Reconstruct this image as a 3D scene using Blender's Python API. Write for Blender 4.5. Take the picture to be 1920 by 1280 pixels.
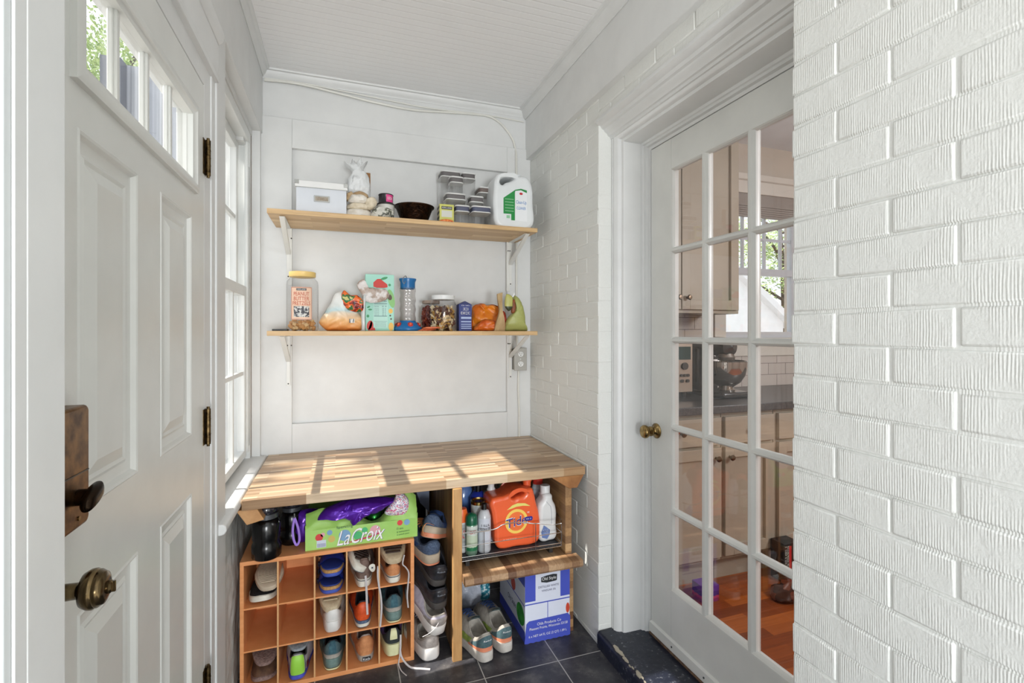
import bpy, bmesh, math, random
from mathutils import Vector, Matrix, Euler, noise
R = math.radians
SC = bpy.context.scene
for o in list(bpy.data.objects): bpy.data.objects.remove(o)

# ---------------- camera, world, sun, exposure ----------------
cam_d = bpy.data.cameras.new('camera'); cam = bpy.data.objects.new('camera', cam_d)
SC.collection.objects.link(cam); SC.camera = cam
cam.location = (0, 0, 1.33); cam.rotation_euler = (R(90), 0, R(-19.22))
cam_d.sensor_width = 36; cam_d.lens = 918 / 1920 * 36; cam_d.shift_y = -18 / 1920; cam_d.clip_start = .02
SC.view_settings.view_transform = 'Standard'; SC.view_settings.look = 'None'
SC.view_settings.gamma = 1; SC.view_settings.exposure = 0.42
SC.view_settings.use_curve_mapping = False
W = bpy.data.worlds.new('sky'); SC.world = W; W.use_nodes = True
bg = W.node_tree.nodes['Background']; bg.inputs[0].default_value = (.90, .95, 1.0, 1); bg.inputs[1].default_value = 1.2
sd = bpy.data.lights.new('sun', 'SUN'); sun = bpy.data.objects.new('sun', sd); SC.collection.objects.link(sun)
sd.energy = 5.6; sd.angle = R(.6); sd.color = (1, .95, .88)
sun.rotation_euler = Vector((1, .05, -1.19)).to_track_quat('-Z', 'Y').to_euler()
def area(name, loc, size, power, color=(1, 1, 1), tgt=None, sy=None):
    d = bpy.data.lights.new(name, 'AREA'); d.energy = power; d.color = color; d.shape = 'RECTANGLE'; d.size = size; d.size_y = sy or size
    o = bpy.data.objects.new(name, d); SC.collection.objects.link(o); o.location = loc
    if tgt: o.rotation_euler = (Vector(tgt) - Vector(loc)).to_track_quat('-Z', 'Y').to_euler()
    return o
pl_ = bpy.data.lights.new('unseen_fill_light', 'POINT'); plo = bpy.data.objects.new('unseen_fill_light', pl_); SC.collection.objects.link(plo)  # unseen point lamp added behind the camera to fill room and cubbies
pl_.energy = 250; pl_.shadow_soft_size = .4; pl_.color = (.95, .98, 1); plo.location = (.22, -2.7, .95)
kl_ = bpy.data.lights.new('kitchen_fill_light', 'POINT'); klo = bpy.data.objects.new('kitchen_fill_light', kl_); SC.collection.objects.link(klo); kl_.energy = 60; kl_.shadow_soft_size = .2; kl_.color = (.97, .98, 1); klo.location = (2.9, .2, 1.9)  # unseen point lamp added to brighten the kitchen behind the glass

# ---------------- materials ----------------
def lin(c):
    if isinstance(c, str): c = tuple(int(c[i:i + 2], 16) for i in (0, 2, 4))
    return tuple(((v / 255) / 12.92 if v / 255 <= .04045 else ((v / 255 + .055) / 1.055) ** 2.4) for v in c) + (1,)
MATS = {}
def newmat(name):
    m = bpy.data.materials.new(name); m.use_nodes = True; nt = m.node_tree
    b = nt.nodes['Principled BSDF']; return m, nt, b
def nd(nt, t, **kw):
    n = nt.nodes.new(t)
    for k, v in kw.items(): setattr(n, k, v)
    return n
def coords(nt, scale=(1, 1, 1), rot=(0, 0, 0), loc=(0, 0, 0)):
    tc = nd(nt, 'ShaderNodeTexCoord'); mp = nd(nt, 'ShaderNodeMapping')
    mp.inputs['Scale'].default_value = scale; mp.inputs['Rotation'].default_value = rot; mp.inputs['Location'].default_value = loc
    nt.links.new(tc.outputs['Object'], mp.inputs[0]); return mp.outputs[0]
def noi(nt, vec, scale, detail=4, rough=.55):
    n = nd(nt, 'ShaderNodeTexNoise'); n.inputs['Scale'].default_value = scale; n.inputs['Detail'].default_value = detail; n.inputs['Roughness'].default_value = rough
    nt.links.new(vec, n.inputs['Vector']); return n.outputs['Fac']
def ramp(nt, fac, stops, interp='LINEAR'):
    r = nd(nt, 'ShaderNodeValToRGB'); cr = r.color_ramp; cr.interpolation = interp
    while len(cr.elements) < len(stops): cr.elements.new(.5)
    for e, (p, c) in zip(cr.elements, stops): e.position = p; e.color = lin(c) if not isinstance(c, tuple) or len(c) == 3 and max(c) > 1 else c
    nt.links.new(fac, r.inputs[0]); return r.outputs[0]
def mixc(nt, a, b, fac, mode='MIX'):
    m = nd(nt, 'ShaderNodeMix', data_type='RGBA', blend_type=mode)
    for s, v in ((m.inputs[6], a), (m.inputs[7], b), (m.inputs[0], fac)):
        if hasattr(v, 'is_linked') or hasattr(v, 'links'): nt.links.new(v, s)
        else: s.default_value = v
    return m.outputs[2]
def bump(nt, b, h, strength, dist):
    n = nd(nt, 'ShaderNodeBump'); n.inputs['Strength'].default_value = strength; n.inputs['Distance'].default_value = dist
    nt.links.new(h, n.inputs['Height']); nt.links.new(n.outputs[0], b.inputs['Normal']); return n
def mat(name, col, rough=.5, metal=0, c2=None, ns=20, lo=.35, hi=.65, bs=None, bst=.3, bd=.002, stretch=(1, 1, 1), coat=0, sss=0, emit=None):
    if name in MATS: return MATS[name]
    m, nt, b = newmat(name)
    b.inputs['Base Color'].default_value = lin(col); b.inputs['Roughness'].default_value = rough; b.inputs['Metallic'].default_value = metal
    if coat: b.inputs['Coat Weight'].default_value = coat
    v = coords(nt, stretch)
    if c2 is not None:
        nt.links.new(ramp(nt, noi(nt, v, ns), [(lo, col), (hi, c2)]), b.inputs['Base Color'])
    else:
        # very slight natural variation
        a = tuple(x * .94 for x in lin(col)[:3]) + (1,)
        nt.links.new(ramp(nt, noi(nt, v, 6), [(.3, a), (.7, tuple(min(1, x * 1.03) for x in lin(col)[:3]) + (1,))]), b.inputs['Base Color'])
    if bs: bump(nt, b, noi(nt, v, bs), bst, bd)
    MATS[name] = m; return m
def glass(name, tint=(1, 1, 1), refl=.9, rough=.0):
    if name in MATS: return MATS[name]
    m = bpy.data.materials.new(name); m.use_nodes = True; nt = m.node_tree; nt.nodes.clear()
    out = nd(nt, 'ShaderNodeOutputMaterial'); t = nd(nt, 'ShaderNodeBsdfTransparent'); g = nd(nt, 'ShaderNodeBsdfGlossy'); mx = nd(nt, 'ShaderNodeMixShader')
    lw_ = nd(nt, 'ShaderNodeLayerWeight'); pw = nd(nt, 'ShaderNodeMath', operation='POWER'); pw.inputs[1].default_value = 5; nt.links.new(lw_.outputs['Facing'], pw.inputs[0])
    f = nd(nt, 'ShaderNodeMath', operation='MULTIPLY_ADD'); f.inputs[1].default_value = .95; f.inputs[2].default_value = .035; nt.links.new(pw.outputs[0], f.inputs[0])
    mu = nd(nt, 'ShaderNodeMath', operation='MULTIPLY'); mu.inputs[1].default_value = refl
    t.inputs[0].default_value = (*tint, 1); g.inputs['Roughness'].default_value = rough
    nt.links.new(f.outputs[0], mu.inputs[0]); nt.links.new(mu.outputs[0], mx.inputs[0]); nt.links.new(t.outputs[0], mx.inputs[1]); nt.links.new(g.outputs[0], mx.inputs[2]); nt.links.new(mx.outputs[0], out.inputs[0])
    MATS[name] = m; return m
def staves(name, tones, sw=.035, sl=.35, rot=0, rough=.45, dark=None, gs=1.0, loc=(0, 0, 0), plane='xy'):
    """finger-jointed wood: staves along x, rows along y (object coordinates)"""
    m, nt, b = newmat(name)
    tc = nd(nt, 'ShaderNodeTexCoord'); sep = nd(nt, 'ShaderNodeSeparateXYZ'); com = nd(nt, 'ShaderNodeCombineXYZ')
    nt.links.new(tc.outputs['Object'], sep.inputs[0])
    a, c = {'xy': (0, 1), 'yx': (1, 0), 'zy': (2, 1), 'xz': (0, 2), 'yz': (1, 2), 'zx': (2, 0)}[plane]
    nt.links.new(sep.outputs[a], com.inputs[0]); nt.links.new(sep.outputs[c], com.inputs[1])
    mp = nd(nt, 'ShaderNodeMapping'); mp.inputs['Location'].default_value = loc; nt.links.new(com.outputs[0], mp.inputs[0]); v = mp.outputs[0]
    br = nd(nt, 'ShaderNodeTexBrick'); br.offset = .37; br.offset_frequency = 2; br.squash = 1
    for k, q in (('Color1', (0, 0, 0, 1)), ('Color2', (1, 1, 1, 1)), ('Mortar', (.15, .15, .15, 1))): br.inputs[k].default_value = q
    br.inputs['Scale'].default_value = 1; br.inputs['Mortar Size'].default_value = .0004; br.inputs['Brick Width'].default_value = sl; br.inputs['Row Height'].default_value = sw; br.inputs['Bias'].default_value = 0
    nt.links.new(v, br.inputs['Vector'])
    n = len(tones); base = ramp(nt, br.outputs['Color'], [(i / (n - 1), t) for i, t in enumerate(tones)])
    mp2 = nd(nt, 'ShaderNodeMapping'); mp2.inputs['Scale'].default_value = (6 * gs, 120 * gs, 120 * gs); nt.links.new(tc.outputs['Object'], mp2.inputs[0])
    if a == 1: mp2.inputs['Scale'].default_value = (120 * gs, 6 * gs, 120 * gs)
    if a == 2: mp2.inputs['Scale'].default_value = (120 * gs, 120 * gs, 6 * gs)
    g = noi(nt, mp2.outputs[0], 1, 5)
    gr = ramp(nt, g, [(.3, (.72, .66, .6, 1)), (.6, (1, 1, 1, 1))])
    nt.links.new(mixc(nt, base, gr, .8, 'MULTIPLY'), b.inputs['Base Color']); b.inputs['Roughness'].default_value = rough
    bump(nt, b, g, .15, .0006)
    MATS[name] = m; return m
def zoned(name, stops, axis=2, span=1.0, off=0.0, ns=30, na=.0, rough=.4, interp='CONSTANT', coat=0):
    """bands of colour printed along one object axis"""
    m, nt, b = newmat(name); tc = nd(nt, 'ShaderNodeTexCoord'); sep = nd(nt, 'ShaderNodeSeparateXYZ'); nt.links.new(tc.outputs['Object'], sep.inputs[0])
    mu = nd(nt, 'ShaderNodeMath', operation='MULTIPLY_ADD'); mu.inputs[1].default_value = 1 / span; mu.inputs[2].default_value = -off / span
    nt.links.new(sep.outputs[axis], mu.inputs[0]); f = mu.outputs[0]
    if na:
        nn = noi(nt, tc.outputs['Object'], ns); m2 = nd(nt, 'ShaderNodeMath', operation='MULTIPLY_ADD'); m2.inputs[1].default_value = na; nt.links.new(nn, m2.inputs[0]); nt.links.new(f, m2.inputs[2]); f = m2.outputs[0]
    nt.links.new(ramp(nt, f, stops, interp), b.inputs['Base Color']); b.inputs['Roughness'].default_value = rough; b.inputs['Coat Weight'].default_value = coat
    MATS[name] = m; return m
def blotch(name, stops, ns=20, rough=.35, detail=3, stretch=(1, 1, 1), bs=None, interp='CONSTANT', metal=0):
    """printed blotches of several colours"""
    m, nt, b = newmat(name); v = coords(nt, stretch); nt.links.new(ramp(nt, noi(nt, v, ns, detail), stops, interp), b.inputs['Base Color']); b.inputs['Roughness'].default_value = rough; b.inputs['Metallic'].default_value = metal
    if bs: bump(nt, b, noi(nt, v, bs), .4, .003)
    MATS[name] = m; return m

# ---------------- geometry helpers ----------------
WLOC = {}; JC = 0
class MB:
    def __init__(s): s.v = []; s.f = []
    def add(s, vs, fs, M=None):
        n = len(s.v); s.v += [tuple(M @ Vector(p)) for p in vs] if M else [tuple(p) for p in vs]; s.f += [tuple(i + n for i in f) for f in fs]; return s
    def box(s, x0, x1, y0, y1, z0, z1, M=None):
        global JC; JC += 1; e = (JC % 23) * 1.3e-5; x0 -= e; x1 += e; y0 -= e; y1 += e; z0 -= e; z1 += e   # no two faces exactly coplanar
        v = [(x, y, z) for z in (z0, z1) for y in (y0, y1) for x in (x0, x1)]
        return s.add(v, [(0, 2, 3, 1), (4, 5, 7, 6), (0, 1, 5, 4), (2, 6, 7, 3), (0, 4, 6, 2), (1, 3, 7, 5)], M)
    def prism(s, poly, axis, a, b, M=None):
        n = len(poly)
        def P(p, t): return {'x': (t, p[0], p[1]), 'y': (p[0], t, p[1]), 'z': (p[0], p[1], t)}[axis]
        return s.add([P(p, a) for p in poly] + [P(p, b) for p in poly], [tuple(range(n))[::-1], tuple(range(n, 2 * n))] + [(i, (i + 1) % n, n + (i + 1) % n, n + i) for i in range(n)], M)
    def lathe(s, prof, n=24, c=(0, 0, 0), M=None, cap=True, lobes=0, la=0):
        vs = []; fs = []
        for r, z in prof:
            for i in range(n):
                a = 2 * math.pi * i / n; rr = r * (1 + la * math.cos(lobes * a)) if lobes else r
                vs.append((c[0] + rr * math.cos(a), c[1] + rr * math.sin(a), c[2] + z))
        k = len(prof)
        for j in range(k - 1):
            for i in range(n): fs.append((j * n + i, j * n + (i + 1) % n, (j + 1) * n + (i + 1) % n, (j + 1) * n + i))
        if cap: fs += [tuple(range(n))[::-1], tuple(range((k - 1) * n, k * n))]
        return s.add(vs, fs, M)
    def tube(s, path, r, n=8, closed=False, flat=1.0, M=None):
        P = [Vector(p) for p in path]; k = len(P); vs = []; fs = []; up = Vector((0, 0, 1)); prev = None
        for i, p in enumerate(P):
            t = (P[(i + 1) % k] - P[i - 1]) if closed else (P[min(i + 1, k - 1)] - P[max(i - 1, 0)])
            t.normalize()
            if prev is None:
                a = up if abs(t.z) < .9 else Vector((0, 1, 0)); u = t.cross(a).normalized()
            else:
                u = (prev - t * prev.dot(t)); u = u.normalized() if u.length > 1e-6 else t.cross(up).normalized()
            prev = u; w = t.cross(u); rr = r[i] if isinstance(r, (list, tuple)) else r
            for j in range(n):
                a = 2 * math.pi * j / n; vs.append(tuple(p + u * rr * math.cos(a) + w * rr * flat * math.sin(a)))
        for i in range(k if closed else k - 1):
            for j in range(n): fs.append((i * n + j, i * n + (j + 1) % n, ((i + 1) % k) * n + (j + 1) % n, ((i + 1) % k) * n + j))
        if not closed: fs += [tuple(range(n))[::-1], tuple(range((k - 1) * n, k * n))]
        return s.add(vs, fs, M)
    def cyl(s, a, b, r, n=16, r2=None): return s.tube([a, b], [r, r2 if r2 else r], n)
    def quad(s, a, b, c, d): return s.add([a, b, c, d], [(0, 1, 2, 3)])
    def grid(s, fn, nu, nv, closed=False):
        vs = [fn(i / (nu if closed else nu - 1), j / (nv - 1)) for i in range(nu) for j in range(nv)]; fs = []
        for i in range(nu if closed else nu - 1):
            for j in range(nv - 1): a = i * nv + j; b = ((i + 1) % nu) * nv + j; fs.append((a, b, b + 1, a + 1))
        return s.add(vs, fs)
    def puff(s, out, y, T, K=9, amp=.004, fr=30, sub=4, flat=0.0, seed=0, back=1.0, crz=0.0):
        """closed cushion: outline in x,z; thickness T along y; wrinkled"""
        pts = []
        n = len(out)
        for i in range(n):
            p0, p1, p2, p3 = out[i - 1], out[i], out[(i + 1) % n], out[(i + 2) % n]
            for q in range(sub):
                t = q / sub
                def cr(a, b, c, d): return .5 * (2 * b + (c - a) * t + (2 * a - 5 * b + 4 * c - d) * t * t + (-a + 3 * b - 3 * c + d) * t ** 3) * .6 + (b + (c - b) * t) * .4
                pts.append((cr(p0[0], p1[0], p2[0], p3[0]), cr(p0[1], p1[1], p2[1], p3[1])))
        n = len(pts); cx = sum(p[0] for p in pts) / n; cz = sum(p[1] for p in pts) / n
        vs = []; fs = []
        levels = [(math.cos(a), math.sin(a)) for a in [(-math.pi / 2) * (1 - j / K) for j in range(K)]] + [(math.cos(a), math.sin(a)) for a in [(math.pi / 2) * j / K for j in range(K + 1)]]
        levels = levels[1:-1]
        zmin = min(p[1] for p in pts)
        def wr(x, yy, z, k):
            q = Vector((x * fr, yy * fr, z * fr + seed)); d = noise.noise_vector(q) * amp + noise.noise_vector(q * 2.3) * amp * .5
            if crz:
                q2 = Vector((x * fr * .55 + 7, yy * fr * .3, z * fr * .55 + seed)); q2 += noise.noise_vector(q2 * .6) * .7
                c1 = 1 - min(1, abs(noise.noise(q2)) * 3.2); c2 = 1 - min(1, abs(noise.noise(q2 * 2.1 + Vector((3, 9, 1)))) * 3.0)
                yy -= math.copysign(crz * (c1 + .5 * c2 - .5), y - yy if abs(y - yy) > 1e-5 else 1) * -1
            return (x + d.x * k, yy + d.y, max(zmin, z + d.z * k))
        for c, sn in levels:
            sc = c ** (.55)
            for px, pz in pts: vs.append(wr(cx + (px - cx) * sc, y + sn * T * (back if sn > 0 else 1), cz + (pz - cz) * sc, min(1, .3 + (1 - c))))
        L = len(levels)
        for j in range(L - 1):
            for i in range(n): fs.append((j * n + i, j * n + (i + 1) % n, (j + 1) * n + (i + 1) % n, (j + 1) * n + i))
        fs += [tuple(range(n))[::-1], tuple(range((L - 1) * n, L * n))]
        return s.add(vs, fs)
    def text(s, t, w, h, fn):
        V, F, bb = textgeo(t); x0, x1, y0, y1 = bb
        sx = w / (x1 - x0); sy = (h / (y1 - y0)) if h else sx
        return s.add([fn((x - (x0 + x1) / 2) * sx, (y - (y0 + y1) / 2) * sy) for x, y in V], F)
    def scribble(s, w, h, fn, seed=1, rows=1):
        """print too small to read: short strokes in rows"""
        r = random.Random(seed); rh = h / rows
        for k in range(rows):
            u = -w / 2; v0 = h / 2 - (k + .82) * rh
            while u < w / 2 - rh * .2:
                q = rh * r.uniform(.12, .42)
                if r.random() < .82:
                    a, b = (v0, v0 + rh * .64); c = r.random()
                    if c < .5: s.add([fn(u, a), fn(u + rh * .13, a), fn(u + rh * .13, b), fn(u, b)], [(0, 1, 2, 3)])
                    s.add([fn(u, a), fn(min(w / 2, u + q), a), fn(min(w / 2, u + q), a + rh * .15), fn(u, a + rh * .15)], [(0, 1, 2, 3)])
                    if c > .3: s.add([fn(u, b - rh * .15), fn(min(w / 2, u + q), b - rh * .15), fn(min(w / 2, u + q), b), fn(u, b)], [(0, 1, 2, 3)])
                u += q + rh * .14
        return s
    def build(s, name, m, parent=None, smooth=True, bevel=0, seg=2, ang=35, sub=0, kind=None, normals=True):
        me = bpy.data.meshes.new(name); o = bpy.data.objects.new(name, me)
        if parent is not None: off = Vector(WLOC[parent.name])
        else:
            xs = [p[0] for p in s.v]; ys = [p[1] for p in s.v]; off = Vector(((min(xs) + max(xs)) / 2, (min(ys) + max(ys)) / 2, min(p[2] for p in s.v)))
            o.location = off
        me.from_pydata([(p[0] - off.x, p[1] - off.y, p[2] - off.z) for p in s.v], [], s.f)
        if normals:
            bm = bmesh.new(); bm.from_mesh(me); bmesh.ops.recalc_face_normals(bm, faces=bm.faces); bm.to_mesh(me); bm.free()
        me.update()
        if smooth:
            me.polygons.foreach_set('use_smooth', [True] * len(me.polygons)); me.set_sharp_from_angle(angle=R(ang))
        me.materials.append(m); SC.collection.objects.link(o)
        if parent is not None: o.parent = parent
        WLOC[o.name] = tuple(off)
        if bevel:
            b = o.modifiers.new('bevel', 'BEVEL'); b.width = bevel; b.segments = seg; b.limit_method = 'ANGLE'; b.angle_limit = R(40); b.harden_normals = False
        if sub:
            b = o.modifiers.new('sub', 'SUBSURF'); b.levels = sub; b.render_levels = sub
        if kind: o['kind'] = kind
        return o
TG = {}
def textgeo(t):
    if t in TG: return TG[t]
    c = bpy.data.curves.new('t', 'FONT'); c.body = t; c.resolution_u = 3; o = bpy.data.objects.new('t', c); SC.collection.objects.link(o)
    bpy.context.view_layer.update(); dg = bpy.context.evaluated_depsgraph_get(); me = bpy.data.meshes.new_from_object(o.evaluated_get(dg))
    V = [(v.co.x, v.co.y) for v in me.vertices]; F = [tuple(p.vertices) for p in me.polygons]
    bpy.data.objects.remove(o); bpy.data.curves.remove(c); bpy.data.meshes.remove(me)
    bb = (min(v[0] for v in V), max(v[0] for v in V), min(v[1] for v in V), max(v[1] for v in V)); TG[t] = (V, F, bb); return TG[t]
def thing(name, label, cat, loc=(0, 0, 0), group=None):
    o = bpy.data.objects.new(name, None); SC.collection.objects.link(o); o.location = loc; o.empty_display_size = .05
    o['label'] = label; o['category'] = cat
    if group: o['group'] = group
    WLOC[o.name] = tuple(loc); return o
def tag(o, label, cat, group=None, kind=None):
    o['label'] = label; o['category'] = cat
    if group: o['group'] = group
    if kind: o['kind'] = kind
    return o
def struct(name, mb, m, parent=None, **kw):
    o = mb.build(name, m, parent, **kw)
    if parent is None: o['kind'] = 'structure'
    return o
def sroot(name, loc=(0, 0, 0)):
    o = bpy.data.objects.new(name, None); SC.collection.objects.link(o); o.location = loc; o['kind'] = 'structure'; WLOC[o.name] = tuple(loc); return o
def rbox(x0, x1, y0, y1, z0, z1): return MB().box(x0, x1, y0, y1, z0, z1)

# ---------------- shared materials ----------------
paint = mat('white_paint', (221, 222, 221), .42, bs=60, bst=.12, bd=.002)
paintdoor = mat('white_door_paint', (220, 221, 217), .33, bs=90, bst=.05, bd=.001)
brickpaint = None
def brickmat():
    m, nt, b = newmat('painted_brick'); b.inputs['Base Color'].default_value = lin((224, 225, 221)); b.inputs['Roughness'].default_value = .42
    v1 = coords(nt, (1, 190, 6)); n1 = noi(nt, v1, 1, 3); v2 = coords(nt, (120, 120, 120)); n2 = noi(nt, v2, 1, 4); v3 = coords(nt, (14, 14, 14)); n3 = noi(nt, v3, 1, 2)
    def ma(op, a, c):
        x = nd(nt, 'ShaderNodeMath', operation=op)
        for i, q in enumerate((a, c)):
            if isinstance(q, (int, float)): x.inputs[i].default_value = q
            else: nt.links.new(q, x.inputs[i])
        return x.outputs[0]
    msk = nd(nt, 'ShaderNodeMapRange'); msk.inputs[1].default_value = .38; msk.inputs[2].default_value = .6; nt.links.new(n3, msk.inputs[0])
    wv = nd(nt, 'ShaderNodeTexWave'); wv.bands_direction = 'Y'; wv.inputs['Scale'].default_value = 68; wv.inputs['Distortion'].default_value = 3.2; wv.inputs['Detail'].default_value = 2; wv.inputs['Detail Scale'].default_value = .9
    v4 = coords(nt, (1, 1, .25)); nt.links.new(v4, wv.inputs['Vector'])
    h = ma('ADD', ma('MULTIPLY', ma('ADD', ma('MULTIPLY', wv.outputs['Fac'], .27), ma('MULTIPLY', n1, .45)), msk.outputs[0]), ma('MULTIPLY', n2, .55))
    bump(nt, b, h, .55, .0032)
    sp = noi(nt, coords(nt, (260, 260, 160)), 1, 2)
    nt.links.new(ramp(nt, sp, [(0, (218, 219, 215)), (.75, (226, 227, 223)), (.81, (226, 227, 223)), (.84, (150, 146, 138))]), b.inputs['Base Color'])
    return m
brickpaint = brickmat()
brass = mat('aged_brass', (150, 128, 84), .3, 1, c2=(104, 84, 50), ns=60)
bronze = mat('oil_rubbed_bronze', (140, 104, 64), .34, 1, c2=(84, 58, 36), ns=40)
steel = mat('chrome_wire', (205, 205, 205), .18, 1)
white = mat('white_plastic', (232, 233, 232), .35)
black = mat('black_plastic', (14, 14, 15), .3, coat=.3)
paper_w = mat('white_paper', (236, 236, 236), .6)
ink = mat('dark_ink', (35, 35, 40), .6)
inkw = mat('white_ink', (240, 240, 240), .5)
blueink = mat('blue_ink', (58, 72, 170), .5)
redink = mat('red_ink', (196, 40, 48), .5)
greenink = mat('green_ink', (46, 140, 70), .45)
# =====================================================================
# THE ROOM
# =====================================================================
# floor tiles (12 inch slate, grout lines at x=.522/.83, y=1.81/1.505)
def tilemat():
    m, nt, b = newmat('slate_tile'); tc = nd(nt, 'ShaderNodeTexCoord'); mp = nd(nt, 'ShaderNodeMapping'); mp.inputs['Location'].default_value = (-.522 + .308 * 10 + .0015, -1.81 + .308 * 10 + .0015, 0)
    geo = nd(nt, 'ShaderNodeNewGeometry'); nt.links.new(geo.outputs['Position'], mp.inputs[0])
    br = nd(nt, 'ShaderNodeTexBrick'); br.offset = 0; br.inputs['Scale'].default_value = 1; br.inputs['Brick Width'].default_value = .308; br.inputs['Row Height'].default_value = .308; br.inputs['Mortar Size'].default_value = .0022; br.inputs['Mortar Smooth'].default_value = .1
    br.inputs['Color1'].default_value = (0, 0, 0, 1); br.inputs['Color2'].default_value = (0, 0, 0, 1); br.inputs['Mortar'].default_value = (1, 1, 1, 1)
    nt.links.new(mp.outputs[0], br.inputs['Vector'])
    a = ramp(nt, noi(nt, geo.outputs['Position'], 9, 7, .65), [(.3, (38, 38, 44)), (.5, (62, 62, 67)), (.68, (104, 101, 100))])
    spk = ramp(nt, noi(nt, geo.outputs['Position'], 130, 2), [(.7, (0, 0, 0, 1)), (.76, (.25, .24, .23, 1))])
    a = mixc(nt, a, spk, 1.0, 'ADD')
    nt.links.new(mixc(nt, a, lin((176, 174, 170)), br.outputs['Fac']), b.inputs['Base Color'])
    b.inputs['Roughness'].default_value = .42
    bn = bump(nt, b, noi(nt, geo.outputs['Position'], 45, 4), .25, .002)
    b2 = nd(nt, 'ShaderNodeBump'); b2.inputs['Distance'].default_value = .002; b2.invert = True; b2.inputs['Strength'].default_value = .8; nt.links.new(br.outputs['Fac'], b2.inputs['Height']); nt.links.new(bn.outputs[0], b2.inputs['Normal']); nt.links.new(b2.outputs[0], b.inputs['Normal'])
    return m
struct('floor', rbox(-.6, 1.2, -1.2, 2.7, -.1, 0), tilemat(), smooth=False)
# ceiling: narrow beadboard running left-right
def ceilmat():
    m, nt, b = newmat('beadboard_ceiling'); b.inputs['Base Color'].default_value = lin((238, 238, 238)); b.inputs['Roughness'].default_value = .4
    geo = nd(nt, 'ShaderNodeNewGeometry'); sep = nd(nt, 'ShaderNodeSeparateXYZ'); nt.links.new(geo.outputs['Position'], sep.inputs[0])
    a = nd(nt, 'ShaderNodeMath', operation='PINGPONG'); a.inputs[1].default_value = .019; nt.links.new(sep.outputs[1], a.inputs[0])
    mr = nd(nt, 'ShaderNodeMapRange'); mr.inputs[1].default_value = 0; mr.inputs[2].default_value = .004; nt.links.new(a.outputs[0], mr.inputs[0])
    bump(nt, b, mr.outputs[0], .5, .0016); return m
struct('ceiling', rbox(-.6, 1.2, -1.2, 2.7, 2.6, 2.7), ceilmat(), smooth=False)
struct('trim_7', rbox(-.5, 1.1, .902, .906, 2.5985, 2.602), mat('joint_shadow', (120, 118, 112), .6), smooth=False)

# back wall: recessed panel inside a flat frame, plain frieze above
bw = sroot('wall_back', (.3, 2.64, 0))
m = MB(); m.box(-.6, 1.2, 2.655, 2.75, 0, 2.7); m.build('wall_board', paint, bw, smooth=False)
m = MB(); m.box(-.6, -.229, 2.63, 2.656, 0, 2.378); m.box(.888, 1.03, 2.63, 2.656, 0, 2.378); m.box(-.229, .888, 2.63, 2.656, 2.235, 2.378); m.box(-.229, .888, 2.63, 2.656, 0, .877)
m.build('panel_frame', paint, bw, bevel=.0025)
m = MB(); m.box(-.6, 1.03, 2.64, 2.656, 2.379, 2.7); m.build('frieze', paint, bw, smooth=False)
# right wall
BL = .2; 
def bricks(x, y0, y1, z0, z1, ch, bl, zj, yj, thick=.08, seed=1, extra=0):
    """bricks whose faces look to -x at plane x; a bed joint at z=zj, head joint at y=yj"""
    rnd = random.Random(seed); m = MB(); g = .004; k0 = math.floor((z0 - zj) / ch); k = k0
    while zj + k * ch < z1:
        a, b = max(z0, zj + k * ch + g / 2), min(z1, zj + (k + 1) * ch - g / 2)
        off = 0 if k % 2 else bl / 2; j = math.floor((y0 - yj - off) / bl)
        while yj + off + j * bl < y1:
            c, d = max(y0, yj + off + j * bl + g / 2), min(y1, yj + off + (j + 1) * bl - g / 2); j += 1
            if d - c < .015 or b - a < .008: continue
            jx = rnd.uniform(-.0012, .0012); e = [rnd.uniform(-.0022, .0022) for _ in range(4)]
            if d >= y1 - .001: d += rnd.uniform(-.003, .003)
            m.add([(x + jx, c + e[0], a + e[1]), (x + jx, d, a + e[2]), (x + jx + e[3] * .5, d, b + e[1]), (x + jx, c + e[0], b + e[3]), (x + thick, c, a), (x + thick, d, a), (x + thick, d, b), (x + thick, c, b)],
                  [(0, 3, 2, 1), (4, 5, 6, 7), (0, 1, 5, 4), (3, 7, 6, 2), (0, 4, 7, 3), (1, 2, 6, 5)])
        k += 1
    return m
rw = sroot('wall_right', (1.0, 2.2, 0))
m = bricks(1.03, 1.84, 2.66, 0, 2.33, .0653, .2, .807, 1.84, thick=.085, seed=3)
# the strip of brick above the door opening
m2 = bricks(1.03, .80, 1.84, 2.225, 2.33, .0653, .2, .807 + .0653 * 21 + .02, 1.84, thick=.085, seed=5)
m.add(m2.v, m2.f); m.build('brickwork', brickpaint, rw, bevel=.0035, seg=2)
m = MB(); m.box(1.0315, 1.19, 1.8415, 2.75, 0, 2.45); m.box(1.0325, 1.19, .80, 1.85, 2.228, 2.45); m.build('mortar', brickpaint, rw, smooth=False)
m = MB(); m.box(1.003, 1.19, -1.2, 2.66, 2.318, 2.7); m.build('frieze_board', paint, rw, bevel=.003)
# near pier of the right wall
rw2 = sroot('wall_near', (.97, .2, 0))
m = bricks(.97, -1.2, .844, -.03, 2.7, .0702, .212, 1.302, .844, thick=.1, seed=9)
m.build('brickwork', brickpaint, rw2, bevel=.0045, seg=3)
m = MB(); m.box(.9735, 1.24, -1.2, .841, -.05, 2.7); m.build('mortar', brickpaint, rw2, smooth=False)
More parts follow.
